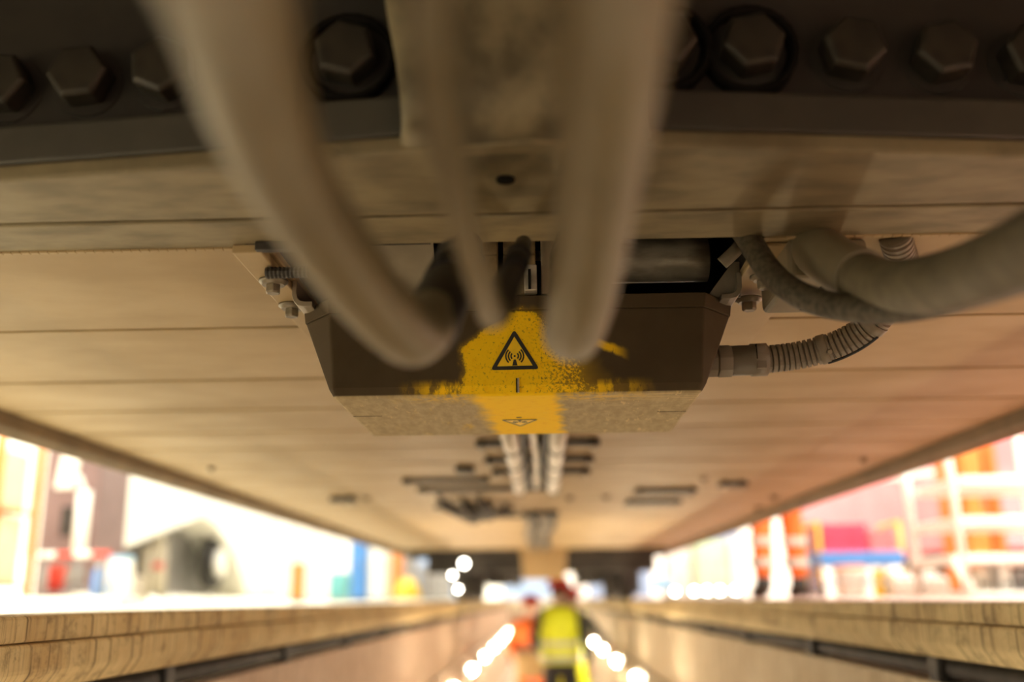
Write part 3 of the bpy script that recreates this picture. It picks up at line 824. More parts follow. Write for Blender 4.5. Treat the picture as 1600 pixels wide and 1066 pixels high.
def person(lab, loc, rz, sc, vest, trous, sleeves, hat, arms, step=.10, lean=0.0, spread=1.0):
    """figure facing local +Y; arms = ((elbow, wrist) for left and right) in figure coordinates"""
    t = thing('person', lab, 'person', loc); t.rotation_euler = (0, 0, rz); t.scale = (sc, sc, sc)
    ORIGIN[t.name] = Vector((0, 0, 0))
    hip, sh = .95, 1.42
    ln = lambda z: lean * max(0, z - hip)
    # continuous body: pelvis, spine, head, arms with fingers, legs
    V = [(0, 0, hip), (0, ln(1.12), 1.12), (0, ln(1.32), 1.32), (0, ln(1.46), 1.46), (0, ln(1.54) + .01, 1.54), (0, ln(1.62) + .02, 1.62), (0, ln(1.72) + .015, 1.71)]
    Rr = [(.15, .11), (.135, .10), (.155, .105), (.07, .065), (.058, .06), (.078, .092), (.068, .08)]
    E = [(0, 1), (1, 2), (2, 3), (3, 4), (4, 5), (5, 6)]
    n = len(V); V.append((0, ln(1.62) + .125, 1.615)); Rr.append((.014, .012)); E.append((5, n))      # nose
    for s_ in (-1, 1):
        n = len(V); V.append((s_ * .088, ln(1.62) + .005, 1.625)); Rr.append((.012, .022)); E.append((5, n))  # ears
    hands = []
    for s_, (el, wr) in zip((-1, 1), arms):
        n = len(V)
        V += [(s_ * .185, ln(sh), sh), el, wr]
        Rr += [(.062, .06), (.043, .043), (.029, .029)]
        E += [(2, n), (n, n + 1), (n + 1, n + 2)]
        d = (Vector(wr) - Vector(el)).normalized()
        pm = Vector(wr) + d * .06
        V.append(tuple(pm)); Rr.append((.035, .018)); E.append((n + 2, n + 3))
        side = d.cross(Vector((0, 1, 0)))
        if side.length < .2: side = Vector((s_, 0, 0))
        side = Vector((0, 1, 0)).cross(d) if abs(d.y) < .8 else Vector((1, 0, 0))
        side.normalize()
        for f, ln_ in ((-.027, .062), (-.009, .076), (.009, .072), (.027, .058)):
            m_ = len(V)
            k1 = pm + side * f + d * .035; k2 = k1 + d * ln_ * .55 + Vector((-s_ * .006, 0, 0)); k3 = k2 + d * ln_ * .4 + Vector((-s_ * .016, .004, 0))
            V += [tuple(k1), tuple(k2), tuple(k3)]; Rr += [.0095, .0085, .0075]; E += [(n + 3, m_), (m_, m_ + 1), (m_ + 1, m_ + 2)]
        m_ = len(V); k1 = Vector(wr) + side * .036 + d * .03; k2 = k1 + side * .018 + d * .035
        V += [tuple(k1), tuple(k2)]; Rr += [.011, .009]; E += [(n + 2, m_), (m_, m_ + 1)]
    legs = []
    for s_ in (-1, 1):
        n = len(V); yk = step * s_
        hj, kn, an = (s_ * .095, 0, .88), (s_ * .11 * spread, yk * .5 + .015, .49), (s_ * .115 * spread * 1.15, yk, .09)
        V += [hj, kn, an, (s_ * .125 * spread * 1.15, yk + .13, .045)]
        Rr += [(.085, .085), (.058, .06), (.04, .045), (.042, .03)]
        E += [(0, n), (n, n + 1), (n + 1, n + 2), (n + 2, n + 3)]
        legs.append((hj, kn, an))
    skin_obj('body', V, E, Rr, M_skin, t)
    # trousers
    V = [(0, 0, 1.03), (0, 0, .93)]; Rr = [(.155, .115), (.168, .128)]; E = [(0, 1)]
    for s_, (hj, kn, an) in zip((-1, 1), legs):
        n = len(V); V += [hj, kn, (an[0], an[1] - .005, .12)]; Rr += [(.103, .103), (.08, .083), (.068, .072)]; E += [(1, n), (n, n + 1), (n + 1, n + 2)]
    tr = skin_obj('trousers', V, E, Rr, trous[0], t, 1)
    if trous[1]:
        for s_, (hj, kn, an) in zip((-1, 1), legs):
            for zz in (.25, .40):
                f_ = (zz - an[2]) / (kn[2] - an[2]); c = Vector(an).lerp(Vector(kn), f_)
                mb = MB(); mb.tube([c + Vector((0, 0, -.028)), c + Vector((0, 0, .028))], .09, 16, caps=False)
                mb.build('reflective_band', M_band, tr, origin=(0, 0, 0))
    for s_, (hj, kn, an) in zip((-1, 1), legs):
        mb = MB(); y = an[1]
        mb.tube([(an[0], y, .15), (an[0], y + .005, .085), (an[0] + s_ * .003, y + .05, .055), (an[0] + s_ * .008, y + .12, .045), (an[0] + s_ * .01, y + .17, .035)], [.058, .06, .056, .05, .03], 14)
        mb.build('boot', M_boot, t, origin=(0, 0, 0))
    # sleeves and jacket
    V = [(0, 0, .98), (0, ln(1.12), 1.14), (0, ln(1.32), 1.33), (0, ln(1.44), 1.43)]; Rr = [(.165, .125), (.16, .12), (.175, .125), (.09, .08)]; E = [(0, 1), (1, 2), (2, 3)]
    for s_, (el, wr) in zip((-1, 1), arms):
        n = len(V); V += [(s_ * .185, ln(sh), sh - .01), el, tuple(Vector(el).lerp(Vector(wr), .92))]; Rr += [(.076, .074), (.058, .058), (.046, .046)]; E += [(2, n), (n, n + 1), (n + 1, n + 2)]
    skin_obj('jacket', V, E, Rr, sleeves, t, 1)
    # vest: closed shell round the trunk with two shoulder straps and bands
    def ringv(z, rx, ry, off): return [(math.cos(a) * rx, math.sin(a) * ry + off, z) for a in (2 * PI * k / 24 for k in range(24))]
    rows = [(.93, .205, .155), (.98, .205, .158), (1.10, .198, .150), (1.25, .210, .155), (1.38, .208, .150), (1.47, .17, .12), (1.505, .10, .085)]
    V = [p for z, rx, ry in rows for p in ringv(z, rx, ry, ln(z))]
    Fc = [(i * 24 + k, i * 24 + (k + 1) % 24, i * 24 + 24 + (k + 1) % 24, i * 24 + 24 + k) for i in range(len(rows) - 1) for k in range(24)]
    ve = MB().add(V, Fc, True).build('vest', vest, t, origin=(0, 0, 0))
    md = ve.modifiers.new('solid', 'SOLIDIFY'); md.thickness = .006
    for z, rx, ry in ((.98, .208, .161), (1.12, .202, .154)):
        V = ringv(z - .025, rx, ry, ln(z)) + ringv(z + .025, rx, ry, ln(z))
        MB().add(V, [(k, (k + 1) % 24, 24 + (k + 1) % 24, 24 + k) for k in range(24)], True).build('reflective_band', M_band, ve, origin=(0, 0, 0))
    # head gear, hair, eyes
    hy = ln(1.7) + .02
    mb = MB(); mb.lathe((0, hy, 1.675), [(0, .150), (.006, .150), (.008, .128), (.04, .124), (.085, .10), (.112, .062), (.122, .0)], 24)
    mb.build('helmet', hat, t, origin=(0, 0, 0))
    mb = MB(); mb.sphere((0, hy - .02, 1.64), .1, (.92, .95, .75)); mb.build('hair', M_hair, t, origin=(0, 0, 0))
    for s_ in (-1, 1):
        MB().sphere((s_ * .034, ln(1.62) + .1, 1.638), .013, n=8).build('eye', M_eye, t, origin=(0, 0, 0))
    return t

hang = (((-.27, -.02, 1.14), (-.28, .06, .90)), ((.27, -.03, 1.14), (.29, .04, .89)))
p = P(874, 960, Y=11.0)
person('worker seen from behind in a yellow vest, black trousers and red helmet', (p.x, 11.0, PZ), -.05, 1.03, M_yvest, (M_navy, 0), M_navy, M_redhat,
       (((-.27, .05, 1.15), (-.20, .24, 1.02)), ((.27, -.03, 1.14), (.29, .05, .90))), .10)
carry = (((-.27, .06, 1.13), (-.20, .30, 1.06)), ((.27, .06, 1.13), (.20, .30, 1.06)))
p = P(829, 960, Y=12.2)
person('worker in orange vest and orange trousers carrying a cardboard box', (p.x, 12.2, PZ), PI, .93, M_ovest, (M_ovest, 0), M_ovest, M_redhat, carry, .06)
bxx = p.x
t = thing('cardboard_box', 'tan cardboard box held by the worker in orange', 'box', (bxx, 11.87, -.72))
M_card = mat('cardboard', (.62, .42, .20), .8, 0, .06, 8)
MB().box(bxx - .165, bxx + .165, 11.72, 11.98, -.84, -.58).build('carton', M_card, t, .004)
MB().box(bxx - .166, bxx + .166, 11.84, 11.87, -.8405, -.5795).build('tape', M_band, t)
p = P(896, 960, Y=12.6)
person('worker with red helmet, black sleeves and yellow trousers, half hidden behind the yellow vest', (p.x - .02, 12.6, PZ), -.3, .98, M_yvest, (M_yvest, 0), M_navy, M_redhat,
       (((-.27, -.02, 1.14), (-.24, .18, 1.0)), ((.34, -.02, 1.22), (.42, .10, 1.06))), .22)
p = P(1222, 922, Y=7.4)
person('person in orange trousers with reflective bands standing on the rose floor', (p.x, 7.4, 0), .15, 1.0, M_ovest, (M_ovest, 1), M_ovest, M_redhat, hang, .05, 0.0, 1.15)

# ================================================================== HALL, LEFT SIDE
M_orange = mat('rack_orange', (.75, .24, .04), .5, 0, .06, 8)
M_white = mat('white_enamel', (.85, .84, .80), .4, 0, .03, 4)
M_cream = mat('cream_carton', (.80, .70, .50), .7, 0, .06, 5)
M_mauve = mat('mauve_grey_paint', (.20, .13, .13), .5, 0, .06, 4)
M_blue = mat('blue_paint', (.07, .24, .62), .4, 0, .06, 4)
M_lblue = mat('light_blue_paint', (.30, .55, .80), .4, 0, .06, 4)
M_red = mat('red_paint', (.66, .06, .04), .4, 0, .06, 5)
M_pinkred = mat('rose_red_body', (.74, .20, .22), .35, 0, .05, 2)
M_magenta = mat('magenta_crate', (.62, .05, .12), .5, 0, .08, 8)
M_yellow = mat('yellow_paint', (.85, .55, .05), .5, 0, .06, 5)
M_green = mat('pale_green_paint', (.55, .74, .55), .5, 0, .05, 4)
M_grey = mat('machine_grey', (.28, .27, .27), .45, .2, .1, 5)
M_teal = mat('teal_plastic', (.14, .45, .50), .5, 0, .06, 5)

def XY(px, Y): return P(px, 930, Y=Y).x
def ZZ(px, py, Y): return max(P(px, py, Y=Y).z, 0.0)

# orange rack at the left edge
Y = 6.6
xr_, xl_ = XY(47, Y + .58), XY(-150, Y)
t = thing('storage_rack', 'orange storage rack with pale cartons at the left edge', 'rack', ((xr_ + xl_) / 2, Y + .3, 0))
for x in (xr_, xl_):
    for yy in (Y, Y + .55): MB().box(x - .05, x, yy, yy + .05, 0, 2.2).build('upright', M_orange, t, .004)
for z in (ZZ(20, 922, Y) + .04, ZZ(20, 790, Y), 1.55):
    MB().box(xl_ - .05, xr_, Y, Y + .03, z - .07, z).build('shelf_beam', M_orange, t, .003)
    MB().box(xl_ - .02, xr_ - .03, Y + .031, Y + .59, z - .015, z).build('shelf', M_orange, t)
for x0 in (xr_ - .05,):
    MB().prism([(x0 - .01, Y + .015, .95), (x0 - .20, Y + .015, .82), (x0 - .20, Y + .015, .77), (x0 - .01, Y + .015, .88)], (0, .02, 0)).build('brace', M_orange, t)
zs = (ZZ(20, 922, Y) + .04, ZZ(20, 790, Y))
for k_, (x, w, z, h, lab) in enumerate(((xr_ - .39, .32, zs[0], .46, 'Pale carton on the lower rack shelf nearest the upright'), (xr_ - .76, .34, zs[0], .42, 'Pale carton on the lower rack shelf at the frame edge'),
                                        (xr_ - .37, .30, zs[1], .40, 'Pale carton on the upper rack shelf nearest the upright'), (xr_ - .74, .34, zs[1], .42, 'Pale carton on the upper rack shelf at the frame edge'))):
    t = thing('carton', lab, 'box', (x + w / 2, Y + .3, z), 'cartons on the orange rack')
    MB().box(x, x + w, Y + .05, Y + .5, z + .001, z + h).build('box', M_cream, t, .004)
    MB().box(x + w / 2 - .025, x + w / 2 + .025, Y + .0485, Y + .5015, z + .002, z + h + .001).build('tape', M_white, t)

# mauve machine
Y = 7.9
x0, x1 = XY(50, Y), XY(140, Y)
t = thing('machine_cabinet', 'mauve grey machine cabinet with a dark window beside the orange rack', 'machine', ((x0 + x1) / 2, Y + .3, 0))
MB().box(x0, x1, Y, Y + .6, .10, 1.9).build('body', M_mauve, t, .02)
MB().box(x0 - .02, x1 + .02, Y - .03, Y + .62, .0, .099).build('plinth', M_white, t, .01)
MB().box(XY(84, Y), XY(103, Y), Y - .012, Y - .0005, ZZ(95, 838, Y), ZZ(95, 792, Y)).build('window', M_black, t, .004)
MB().box(XY(118, Y), XY(122, Y), Y - .03, Y - .0005, .55, .75).build('handle', M_steel, t, .004)
MB().box(x0 + .05, x1 - .05, Y - .01, Y - .0005, .18, .30).build('vent', M_grey, t)
# lamp on a stand
Y = 7.1
t = thing('work_light', 'white panel work light on a white stand before the mauve cabinet', 'lamp', (XY(117, Y), Y, 0))
xc = XY(117, Y)
for a in range(3):
    an = a * 2.1 + .4
    MB().tube([(xc, Y, .14), (xc + math.cos(an) * .28, Y + math.sin(an) * .28, .012)], .012, 8).build('leg', M_grey, t)
MB().cyl((xc, Y, .10), (xc, Y, .34), .02, 12).build('lower_pole', M_grey, t)
MB().cyl((xc, Y, .34), (xc, Y, .80), .05, 14).build('pole', M_white, t)
MB().tube([(xc, Y, .79), (xc - .05, Y, .90), (XY(90, Y), Y, .93)], .018, 10).build('arm', M_white, t)
MB().prism([(XY(72, Y), Y - .05, ZZ(72, 765, Y)), (XY(102, Y), Y - .05, ZZ(102, 764, Y)), (XY(107, Y), Y - .05, ZZ(107, 714, Y)), (XY(80, Y), Y - .05, ZZ(80, 711, Y))], (0, .04, 0)).build('panel', M_white, t, .006)
# barrier
Y = 6.9
t = thing('barrier_bar', 'low red and white barrier bar in front of the mauve cabinet', 'barrier', (XY(110, Y), Y, 0))
z = ZZ(110, 867, Y)
xa, xb = XY(55, Y), XY(167, Y)
for k_ in range(4):
    a = xa + (xb - xa) * k_ / 4; b_ = xa + (xb - xa) * (k_ + 1) / 4
    MB().cyl((a, Y, z), (b_ - .001, Y, z), .022, 12).build('bar_section', M_red if k_ % 2 else M_white, t)
for x in (xa + .06, xb - .06):
    MB().cyl((x, Y, .02), (x, Y, z - .02), .014, 10).build('post', M_grey, t)
    MB().lathe((x, Y, 0), [(0, .09), (.015, .09), (.025, .02)], 16).build('foot', M_grey, t)
# orange bucket, blue canister, white blue drum, low ramp
Y = 7.45
x = XY(84, Y)
t = thing('bucket', 'orange bucket on the floor under the red and white barrier', 'bucket', (x, Y, 0))
MB().lathe((x, Y, .11), [(0, .055), (.17, .075), (.172, .079), (.18, .079), (.18, .07), (.02, .05)], 20).build('tub', M_red, t)
MB().tube(spline([(x - .075, Y, .28), (x - .05, Y, .36), (x + .05, Y, .36), (x + .075, Y, .28)], 6), .005, 8).build('handle', M_grey, t)
MB().box(x - .10, x + .10, Y - .1, Y + .1, 0, .109).build('block', M_mauve, t, .01)
Y = 7.0
x = XY(152, Y)
t = thing('canister', 'narrow blue canister beside the white drum', 'canister', (x, Y, 0))
MB().lathe((x, Y, 0), [(0, .04), (.01, .045), (.22, .045), (.25, .03), (.26, .018)], 18).build('can', M_blue, t)
MB().lathe((x, Y, .26), [(0, .02), (.03, .02)], 12).build('cap', M_white, t)
Y = 7.2
x = (XY(165, Y) + XY(205, Y)) / 2; r = (XY(205, Y) - XY(165, Y)) / 2
t = thing('drum', 'white plastic drum with light blue rim left of the white rail vehicle', 'drum', (x, Y, 0))
MB().lathe((x, Y, 0), [(0, r * .9), (.02, r), (.29, r), (.31, r * .94)], 24).build('barrel', M_white, t)
MB().lathe((x, Y, .3105), [(0, r * .98), (.025, r * .98), (.03, r * .9)], 24).build('lid', M_lblue, t)
MB().lathe((x, Y, .10), [(0, r * 1.02), (.02, r * 1.02)], 24).build('hoop', M_lblue, t)
Y = 5.6
t = thing('floor_tray', 'low white tray on the floor below the red and white barrier', 'tray', (XY(120, Y), Y + .1, 0))
xa, xb = XY(20, Y), XY(185, Y)
MB().box(xa, xb, Y, Y + .35, .001, .022).build('base', M_white, t, .003)
for (a0_, a1_, b0_, b1_) in ((xa, xb, Y, Y + .012), (xa, xb, Y + .338, Y + .35), (xa, xa + .012, Y + .013, Y + .337), (xb - .012, xb, Y + .013, Y + .337)):
    MB().box(a0_, a1_, b0_, b1_, .0225, .055).build('side', M_white, t, .003)
# white rail vehicle on the next track
XV = -4.0
t = thing('rail_vehicle', 'white rail vehicle with an open wheel arch on the next track', 'train', (XV - .6, 11, 0))
def pv(px, py): q = P(px, py, X=XV); return (XV, q.y, max(q.z, .03))
outl = [pv(148, 868), pv(185, 861), pv(250, 836), pv(318, 808), pv(338, 822), pv(352, 842), pv(366, 868), pv(378, 900), pv(388, 932)]
yend = P(545, 930, X=XV).y
outl += [(XV, yend, .03), (XV, yend, 2.6), (XV, outl[0][1] - .2, 2.6)]
MB().prism(outl, (-.9, 0, 0)).build('body', M_white, t, .02)
for px in (420, 455, 490, 520):
    q = P(px, 900, X=XV); MB().box(XV + .0005, XV + .008, q.y - .02, q.y + .02, .05, 1.9).build('panel_joint', M_grey, t)
yw = P(352, 880, X=XV).y; zw = P(352, 880, X=XV).z
MB().lathe((XV - .25, yw, zw), [(0, .02), (0, .30), (.04, .32), (.14, .32), (.15, .27), (.12, .2), (.15, .12), (.16, .02)], 30, (1, 0, 0)).build('wheel', M_black, t)
MB().lathe((XV - .10, yw, zw), [(0, .17), (.06, .17), (.07, .12)], 20, (1, 0, 0)).build('wheel_hub', M_white, t)
y2 = P(285, 880, X=XV).y
for dy, r_, z0, z1 in ((0, .075, .12, .80), (-.28, .06, .03, .62), (.22, .05, .06, .7)):
    MB().cyl((XV - .3, y2 + dy, z0), (XV - .3, y2 + dy, z1), r_, 16).build('damper', M_silver, t)
MB().cyl((XV - .3, y2, .38), (XV - .3, y2, .45), .083, 16).build('damper_band', M_red, t)
MB().box(XV - .85, XV - .45, P(205, 900, X=XV).y, P(385, 900, X=XV).y, .10, .86).build('truck_frame', M_grey, t, .03)
MB().box(XV - .44, XV - .25, P(210, 900, X=XV).y, P(262, 900, X=XV).y, .03, .30).build('equipment_case', M_silver, t, .03)
for px in (265, 283, 325):
    q = P(px, 922, X=XV + .1); MB().lathe((q.x, q.y, .05), [(0, .02), (0, .05), (.03, .05), (.04, .02)], 14, (1, 0, 0)).build('lug', M_white, t)
# row of smaller things further along the left side
def post(px0, px1, py0, Y, m, m2, name, lab, cat, dep=.4):
    x0, x1 = XY(px0, Y), XY(px1, Y); z = ZZ((px0 + px1) / 2, py0, Y)
    t = thing(name, lab, cat, ((x0 + x1) / 2, Y + dep / 2, 0))
    MB().box(x0, x1, Y, Y + dep, .04, z).build('body', m, t, .012)
    MB().box(x0 - .01, x1 + .01, Y - .01, Y + dep + .01, 0, .039).build('base', m2, t, .005)
    MB().box(x0 + (x1 - x0) * .1, x1 - (x1 - x0) * .1, Y - .012, Y - .0005, z * .35, z * .92).build('door', m, t, .004)
    MB().box(x1 - (x1 - x0) * .25, x1 - (x1 - x0) * .2, Y - .03, Y - .0125, z * .55, z * .7).build('handle', M_grey, t)
    return t
post(455, 471, 880, 12.5, M_orange, M_mauve, 'gas_post', 'narrow orange post on the floor before the white vehicle', 'post', .15)
post(513, 541, 895, 13.0, M_teal, M_grey, 'tool_case', 'teal case on the floor left of the blue cabinet', 'case', .3)
post(545, 572, 846, 15.0, M_blue, M_black, 'locker', 'tall blue locker at the end of the white vehicle', 'locker', .7)
post(574.5, 600, 848, 15.1, M_white, M_grey, 'locker', 'added white block for the glare right of the tall blue locker', 'locker', .7)  # white block added for the glare on the blue locker's right side
post(602, 624, 856, 17.0, M_orange, M_grey, 'locker', 'orange narrow locker right of the white glare block', 'locker', .5)
post(626, 648, 872, 19.0, M_grey, M_black, 'switch_cabinet', 'grey switch cabinet behind the yellow dome', 'cabinet', .5)
Y = 16.2
x = XY(637, Y)
t = thing('dome_cover', 'glossy yellow dome cover standing on the left hall floor', 'cover', (x, Y, 0))
MB().lathe((x, Y, .03), [(0, .21), (.10, .20), (.22, .16), (.30, .09), (.33, .0)], 24).build('dome', M_yellow, t)
MB().lathe((x, Y, 0), [(0, .24), (.029, .24)], 24).build('base', M_white, t)
for k_, px in enumerate((655, 672, 690)):
    post(px, px + 14, 884 + k_ * 5, 20 + k_ * 2, M_grey, M_black, 'equipment_rack', '%s of the grey equipment racks far along the left side' % ('Nearest', 'Middle', 'Farthest')[k_], 'rack', .6)
M_spot = emit_mat('spot_glow', (1, .93, .8), 30)
for k_, (px, py, Y) in enumerate(((725, 881, 10.2), (707, 899, 10.2), (716, 921, 10.2))):
    c = P(px, py, Y=Y)
    t = thing('spot_lamp', '%s bright spot lamp in front of the dark bogie on the left' % ('Upper', 'Middle', 'Lower')[k_], 'lamp', c)
    MB().lathe(c, [(0, .02), (.02, .045), (.06, .04), (.08, .02)], 14, (0, 1, 0)).build('shell', M_grey, t)
    MB().lathe(c, [(-.004, .03 if k_ == 0 else .018), (-.001, .03 if k_ == 0 else .018)], 14, (0, 1, 0)).build('lens', M_spot, t)
    MB().cyl((c.x, c.y + .04, c.z + .03), (c.x, c.y + .04, .5), .01, 8).build('hanger', M_black, t)

# ================================================================== HALL, RIGHT SIDE
XV = 5.2
t = thing('rail_vehicle', 'rose red rail vehicle with slanted white end on the right', 'train', (XV + .8, 13, 0))
def pr(px, py): q = P(px, py, X=XV); return (XV, q.y, max(q.z, .03))
a, b_ = pr(1502, 858), pr(1475, 735)
far = pr(1250, 880)
MB().prism([a, (XV, a[1] + .05, a[2]), (XV, far[1], a[2] + .05), (XV, far[1], 3.0), (XV, b_[1] + .05, 3.0), b_], (1.2, 0, 0)).build('body', M_pinkred, t, .02)
MB().prism([(XV - .012, a[1] - .02, a[2]), (XV - .012, a[1] + .16, a[2]), (XV - .012, b_[1] + .20, b_[2] + .05), (XV - .012, b_[1] - .02, b_[2] + .05)], (.011, 0, 0)).build('white_stripe', M_white, t)
q0, q1 = P(1340, 762, X=XV), P(1478, 740, X=XV)
MB().prism([(XV - .014, q1.y, q1.z - .02), (XV - .014, q1.y, q1.z + .06), (XV - .014, q0.y + 2, q0.z + .36), (XV - .014, q0.y + 2, q0.z + .26)], (.013, 0, 0)).build('white_band', M_white, t)
MB().box(XV + .2, XV + 1.1, P(1490, 900, X=XV).y, P(1390, 900, X=XV).y, .10, a[2] - .01).build('truck_frame', M_darkmetal, t, .03)
yw = P(1450, 880, X=XV).y
MB().lathe((XV + .05, yw, .36), [(0, .02), (0, .33), (.1, .34), (.12, .2), (.12, .02)], 28, (1, 0, 0)).build('wheel', M_black, t)
MB().lathe((XV + .04, yw, .36), [(-.05, .02), (-.05, .10), (.01, .12)], 18, (1, 0, 0)).build('wheel_hub', M_silver, t)
# blue trolley with a red crate
Y = 8.0
x0, x1 = XY(1285, Y), XY(1420, Y)
zt = ZZ(1350, 862, Y); zb = ZZ(1350, 884, Y)
t = thing('trolley', 'blue platform trolley with yellow posts carrying red crates', 'trolley', ((x0 + x1) / 2, Y + .25, 0))
MB().box(x0, x1, Y, Y + .5, zb, zt).build('platform', M_blue, t, .01)
for x in (x0 + .012, x1 - .012):
    for yy in (Y + .02, Y + .48):
        MB().cyl((x, yy, .08), (x, yy, zt + .22), .016, 10).build('post', M_yellow, t)
        MB().lathe((x - .015, yy, .045), [(0, .02), (0, .045), (.03, .045), (.03, .02)], 16, (1, 0, 0)).build('wheel', M_black, t)
    MB().cyl((x, Y + .02, zt + .22), (x, Y + .48, zt + .22), .016, 10).build('handle', M_yellow, t)
MB().box(x0 + .03, x1 - .03, Y + .02, Y + .48, .10, .12).build('lower_shelf', M_blue, t, .004)
for nm, p0, p1, h, m, lab in (('crate', 1297, 1368, 817, M_magenta, 'magenta slatted crate on the left of the blue trolley'), ('crate', 1372, 1412, 827, M_pinkred, 'rose red slatted crate on the right of the blue trolley')):
    xa, xb = XY(p0, Y), XY(p1, Y); z1 = ZZ(p0, h, Y); z0 = zt + .002
    t = thing(nm, lab, 'crate', ((xa + xb) / 2, Y + .2, z0))
    MB().box(xa, xb, Y + .06, Y + .42, z0, z0 + .015).build('bottom', m, t)
    n = 4; hh = (z1 - z0 - .015) / n
    for k_ in range(n):
        za = z0 + .016 + k_ * hh
        for yy in (Y + .06, Y + .408): MB().box(xa, xb, yy, yy + .012, za, za + hh * .82).build('slat', m, t)
        for xx in (xa, xb - .012): MB().box(xx, xx + .012, Y + .073, Y + .407, za, za + hh * .82).build('side_slat', m, t)
    for xx in (xa + .013, xb - .028):
        for yy in (Y + .073, Y + .39): MB().box(xx, xx + .015, yy, yy + .015, z0 + .016, z1).build('corner_post', m, t)
# cans and tubs under the trolley
def can(px0, px1, py, Y, m, m2, name, lab, cat):
    x0, x1 = XY(px0, Y), XY(px1, Y); r = (x1 - x0) / 2; x = (x0 + x1) / 2; h = ZZ(px0, py, Y)
    t = thing(name, lab, cat, (x, Y, 0))
    MB().lathe((x, Y, 0), [(0, r * .85), (.01, r * .92), (h * .8, r), (h * .82, r * 1.03), (h * .88, r * 1.03)], 22).build('tub', m, t)
    MB().lathe((x, Y, h * .881), [(0, r * 1.05), (h * .08, r * 1.05), (h * .12, r * .8)], 22).build('lid', m2, t)
    MB().tube(spline([(x - r, Y - .01, h * .75), (x - r * .7, Y - r * .9, h * .5), (x + r * .7, Y - r * .9, h * .5), (x + r, Y - .01, h * .75)], 6), .006, 8).build('handle', M_grey, t)
can(1306, 1356, 884, 7.5, M_white, M_orange, 'tub', 'white tub with orange lid standing before the blue trolley', 'tub')
can(1366, 1381, 885, 7.6, M_yellow, M_white, 'can', 'narrow yellow can right of the white tub', 'can')
can(1386, 1402, 892, 7.4, M_cream, M_white, 'can', 'small cream can left of the white canisters', 'can')
for k_, (a_, b2) in enumerate(((1408, 1446), (1449, 1487))):
    Yc = 7.2; x0, x1 = XY(a_, Yc), XY(b2, Yc); h = ZZ(a_, 896, Yc)
    t = thing('jerrycan', '%s of the two white canisters by the white steps' % ('Left', 'Right')[k_], 'canister', ((x0 + x1) / 2, Yc + .1, 0), 'white canisters')
    MB().box(x0, x1, Yc, Yc + .2, 0, h * .85).build('tank', M_white, t, .03, 3)
    MB().tube(spline([(x0 + .03, Yc + .1, h * .84), (x0 + .05, Yc + .1, h), (x1 - .07, Yc + .1, h), (x1 - .05, Yc + .1, h * .84)], 5), .014, 10).build('handle', M_white, t)
    MB().cyl((x1 - .035, Yc + .1, h * .85), (x1 - .035, Yc + .1, h * .97), .02, 12).build('cap', M_orange, t)
# white steps at the right edge
Y = 6.2
t = thing('step_platform', 'white wheeled steps with handrails at the right edge', 'steps', (XY(1560, Y), Y + .4, 0))
zt = [ZZ(1550, 749, Y), ZZ(1550, 812, Y), ZZ(1550, 871, Y)]
for dx, yy in ((0, Y), (0, Y + .75)):
    for pa_, pb_ in (((1512, 930), (1484, 738)),):
        A = P(pa_[0], pa_[1], Y=Y); B = P(pb_[0], pb_[1], Y=Y)
        MB().tube([(A.x, yy, .02), (B.x, yy, B.z), (B.x - .03, yy, B.z + .5)], .026, 10).build('side_rail', M_white, t)
xe = XY(1720, Y)
for z, px in zip(zt, (1520, 1509, 1500)):
    MB().box(XY(px, Y), xe, Y - .02, Y + .78, z - .035, z + .02).build('tread', M_white, t, .008)
for yy in (Y, Y + .75): MB().cyl((xe, yy, .0), (xe, yy, 1.9), .026, 10).build('rear_post', M_white, t)
MB().prism([(XY(1500, Y), Y - .021, zt[2] + .0), (XY(1524, Y), Y - .021, .06), (XY(1512, Y), Y - .021, .02), (XY(1488, Y), Y - .021, zt[2])], (0, .02, 0)).build('side_plate', M_white, t)
MB().box(XY(1500, Y), xe, Y + .02, Y + .6, .0, .03).build('base_plate', M_white, t, .004)
for k_, (a_, b2, c_, m) in enumerate(((1528, 1552, 888, M_silver), (1566, 1584, 884, M_white), (1588, 1612, 892, M_grey))):
    x0, x1 = XY(a_, Y + .2), XY(b2, Y + .2)
    tt = thing('tool_box', '%s of the small cases stored under the white steps' % ('Left', 'Middle', 'Right')[k_], 'case', ((x0 + x1) / 2, Y + .3, .031), 'cases under the steps')
    MB().box(x0, x1, Y + .2, Y + .45, .031, ZZ(a_, c_, Y + .2)).build('case', m, tt, .008)
    MB().box(x0 + .02, x1 - .02, Y + .192, Y + .1995, .06, .09).build('latch', M_black, tt)
# orange hi-vis garments / lockers behind the steps
post(1490, 1504, 700, 8.2, M_orange, M_grey, 'column', 'thin orange column behind the white steps rail', 'column', .1)
post(1526, 1560, 690, 8.0, M_orange, M_grey, 'locker', 'orange locker left behind the white steps', 'locker', .5)
post(1564, 1585, 690, 8.1, M_ovest, M_grey, 'locker', 'deep orange locker right behind the white steps', 'locker', .5)
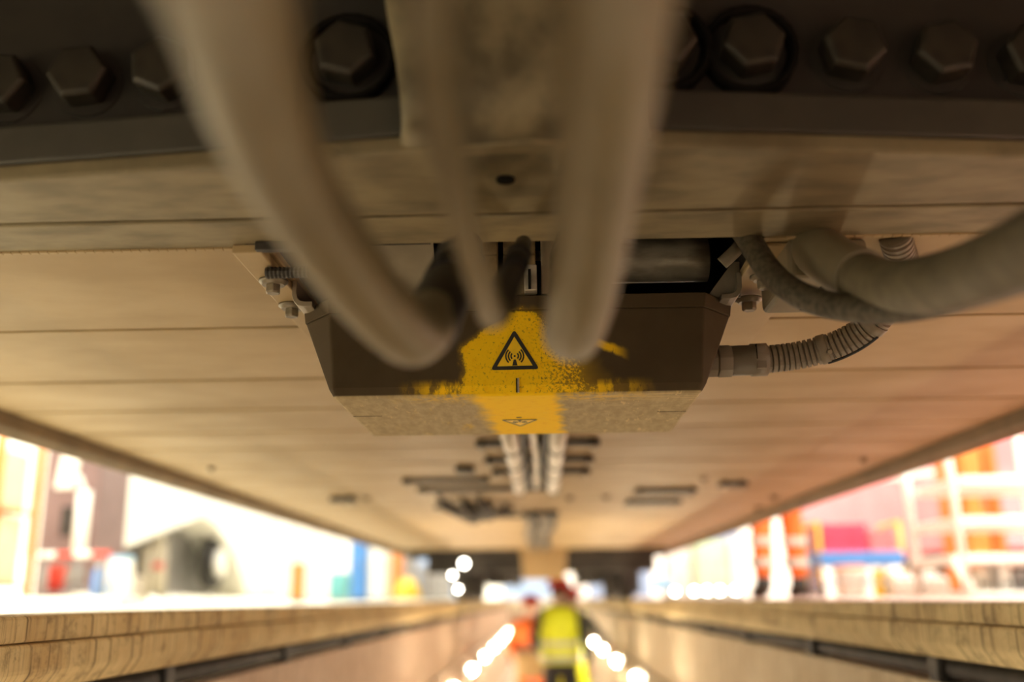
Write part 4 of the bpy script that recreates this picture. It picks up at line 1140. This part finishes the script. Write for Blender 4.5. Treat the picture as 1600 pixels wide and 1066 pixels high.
# far right row
post(1044, 1086, 850, 17.0, M_white, M_grey, 'cabinet', 'white cabinet far along the right side', 'cabinet', .6)
post(1090, 1140, 846, 15.5, M_green, M_grey, 'cabinet', 'pale green cabinet on the right side', 'cabinet', .6)
post(1264, 1284, 815, 10.0, M_mauve, M_grey, 'cabinet', 'narrow mauve cabinet between the orange clothed person and the trolley', 'cabinet', .4)
post(1146, 1164, 842, 14.0, M_white, M_grey, 'cabinet', 'narrow white cabinet beside the orange clothed person', 'cabinet', .4)
Y = 13.0
x0, x1 = XY(1022, Y), XY(1054, Y)
t = thing('screen', 'small blue screen on a stand far along the right side', 'screen', ((x0 + x1) / 2, Y, 0))
MB().box(x0, x1, Y, Y + .04, ZZ(1038, 922, Y), ZZ(1038, 903, Y)).build('panel', M_lblue, t, .006)
MB().cyl(((x0 + x1) / 2, Y + .06, 0), ((x0 + x1) / 2, Y + .06, ZZ(1038, 908, Y)), .02, 10).build('stand', M_grey, t)
M_beacon = emit_mat('beacon_glow', (1, .93, .80), 25)
for k_, px in enumerate((1055, 1085, 1105, 1125, 1150, 1180)):
    Y = 11.5 - k_ * .25; c = P(px, 926, Y=Y)
    t = thing('floor_lamp', '%s of the small round lamps in a row on the right floor' % ('Farthest', 'Fifth', 'Fourth', 'Third', 'Second', 'Nearest')[k_], 'lamp', (c.x, Y, 0), 'lamps along the right floor')
    MB().lathe((c.x, Y, 0), [(0, .045), (.03, .045), (.05, .03)], 14).build('base', M_grey, t)
    MB().sphere((c.x, Y, .075), .03, n=10).build('globe', M_beacon, t)
# bright doors in the far wall
M_door = mat('pale_blue_door', (.20, .27, .42), .5, 0, .04, 1)
for k_, x in enumerate((-6.0, -1.6, 1.9, 5.6)):
    o = MB().box(x, x + 2.6, 41.93, 41.999, 0, 4.2).build('door_%d' % (k_ + 1), M_door, bevel=.01); struct(o)
    for j in range(3): MB().box(x + .2 + j * .77, x + .86 + j * .77, 41.90, 41.929, 1.2, 3.6).build('pane', M_door, o)
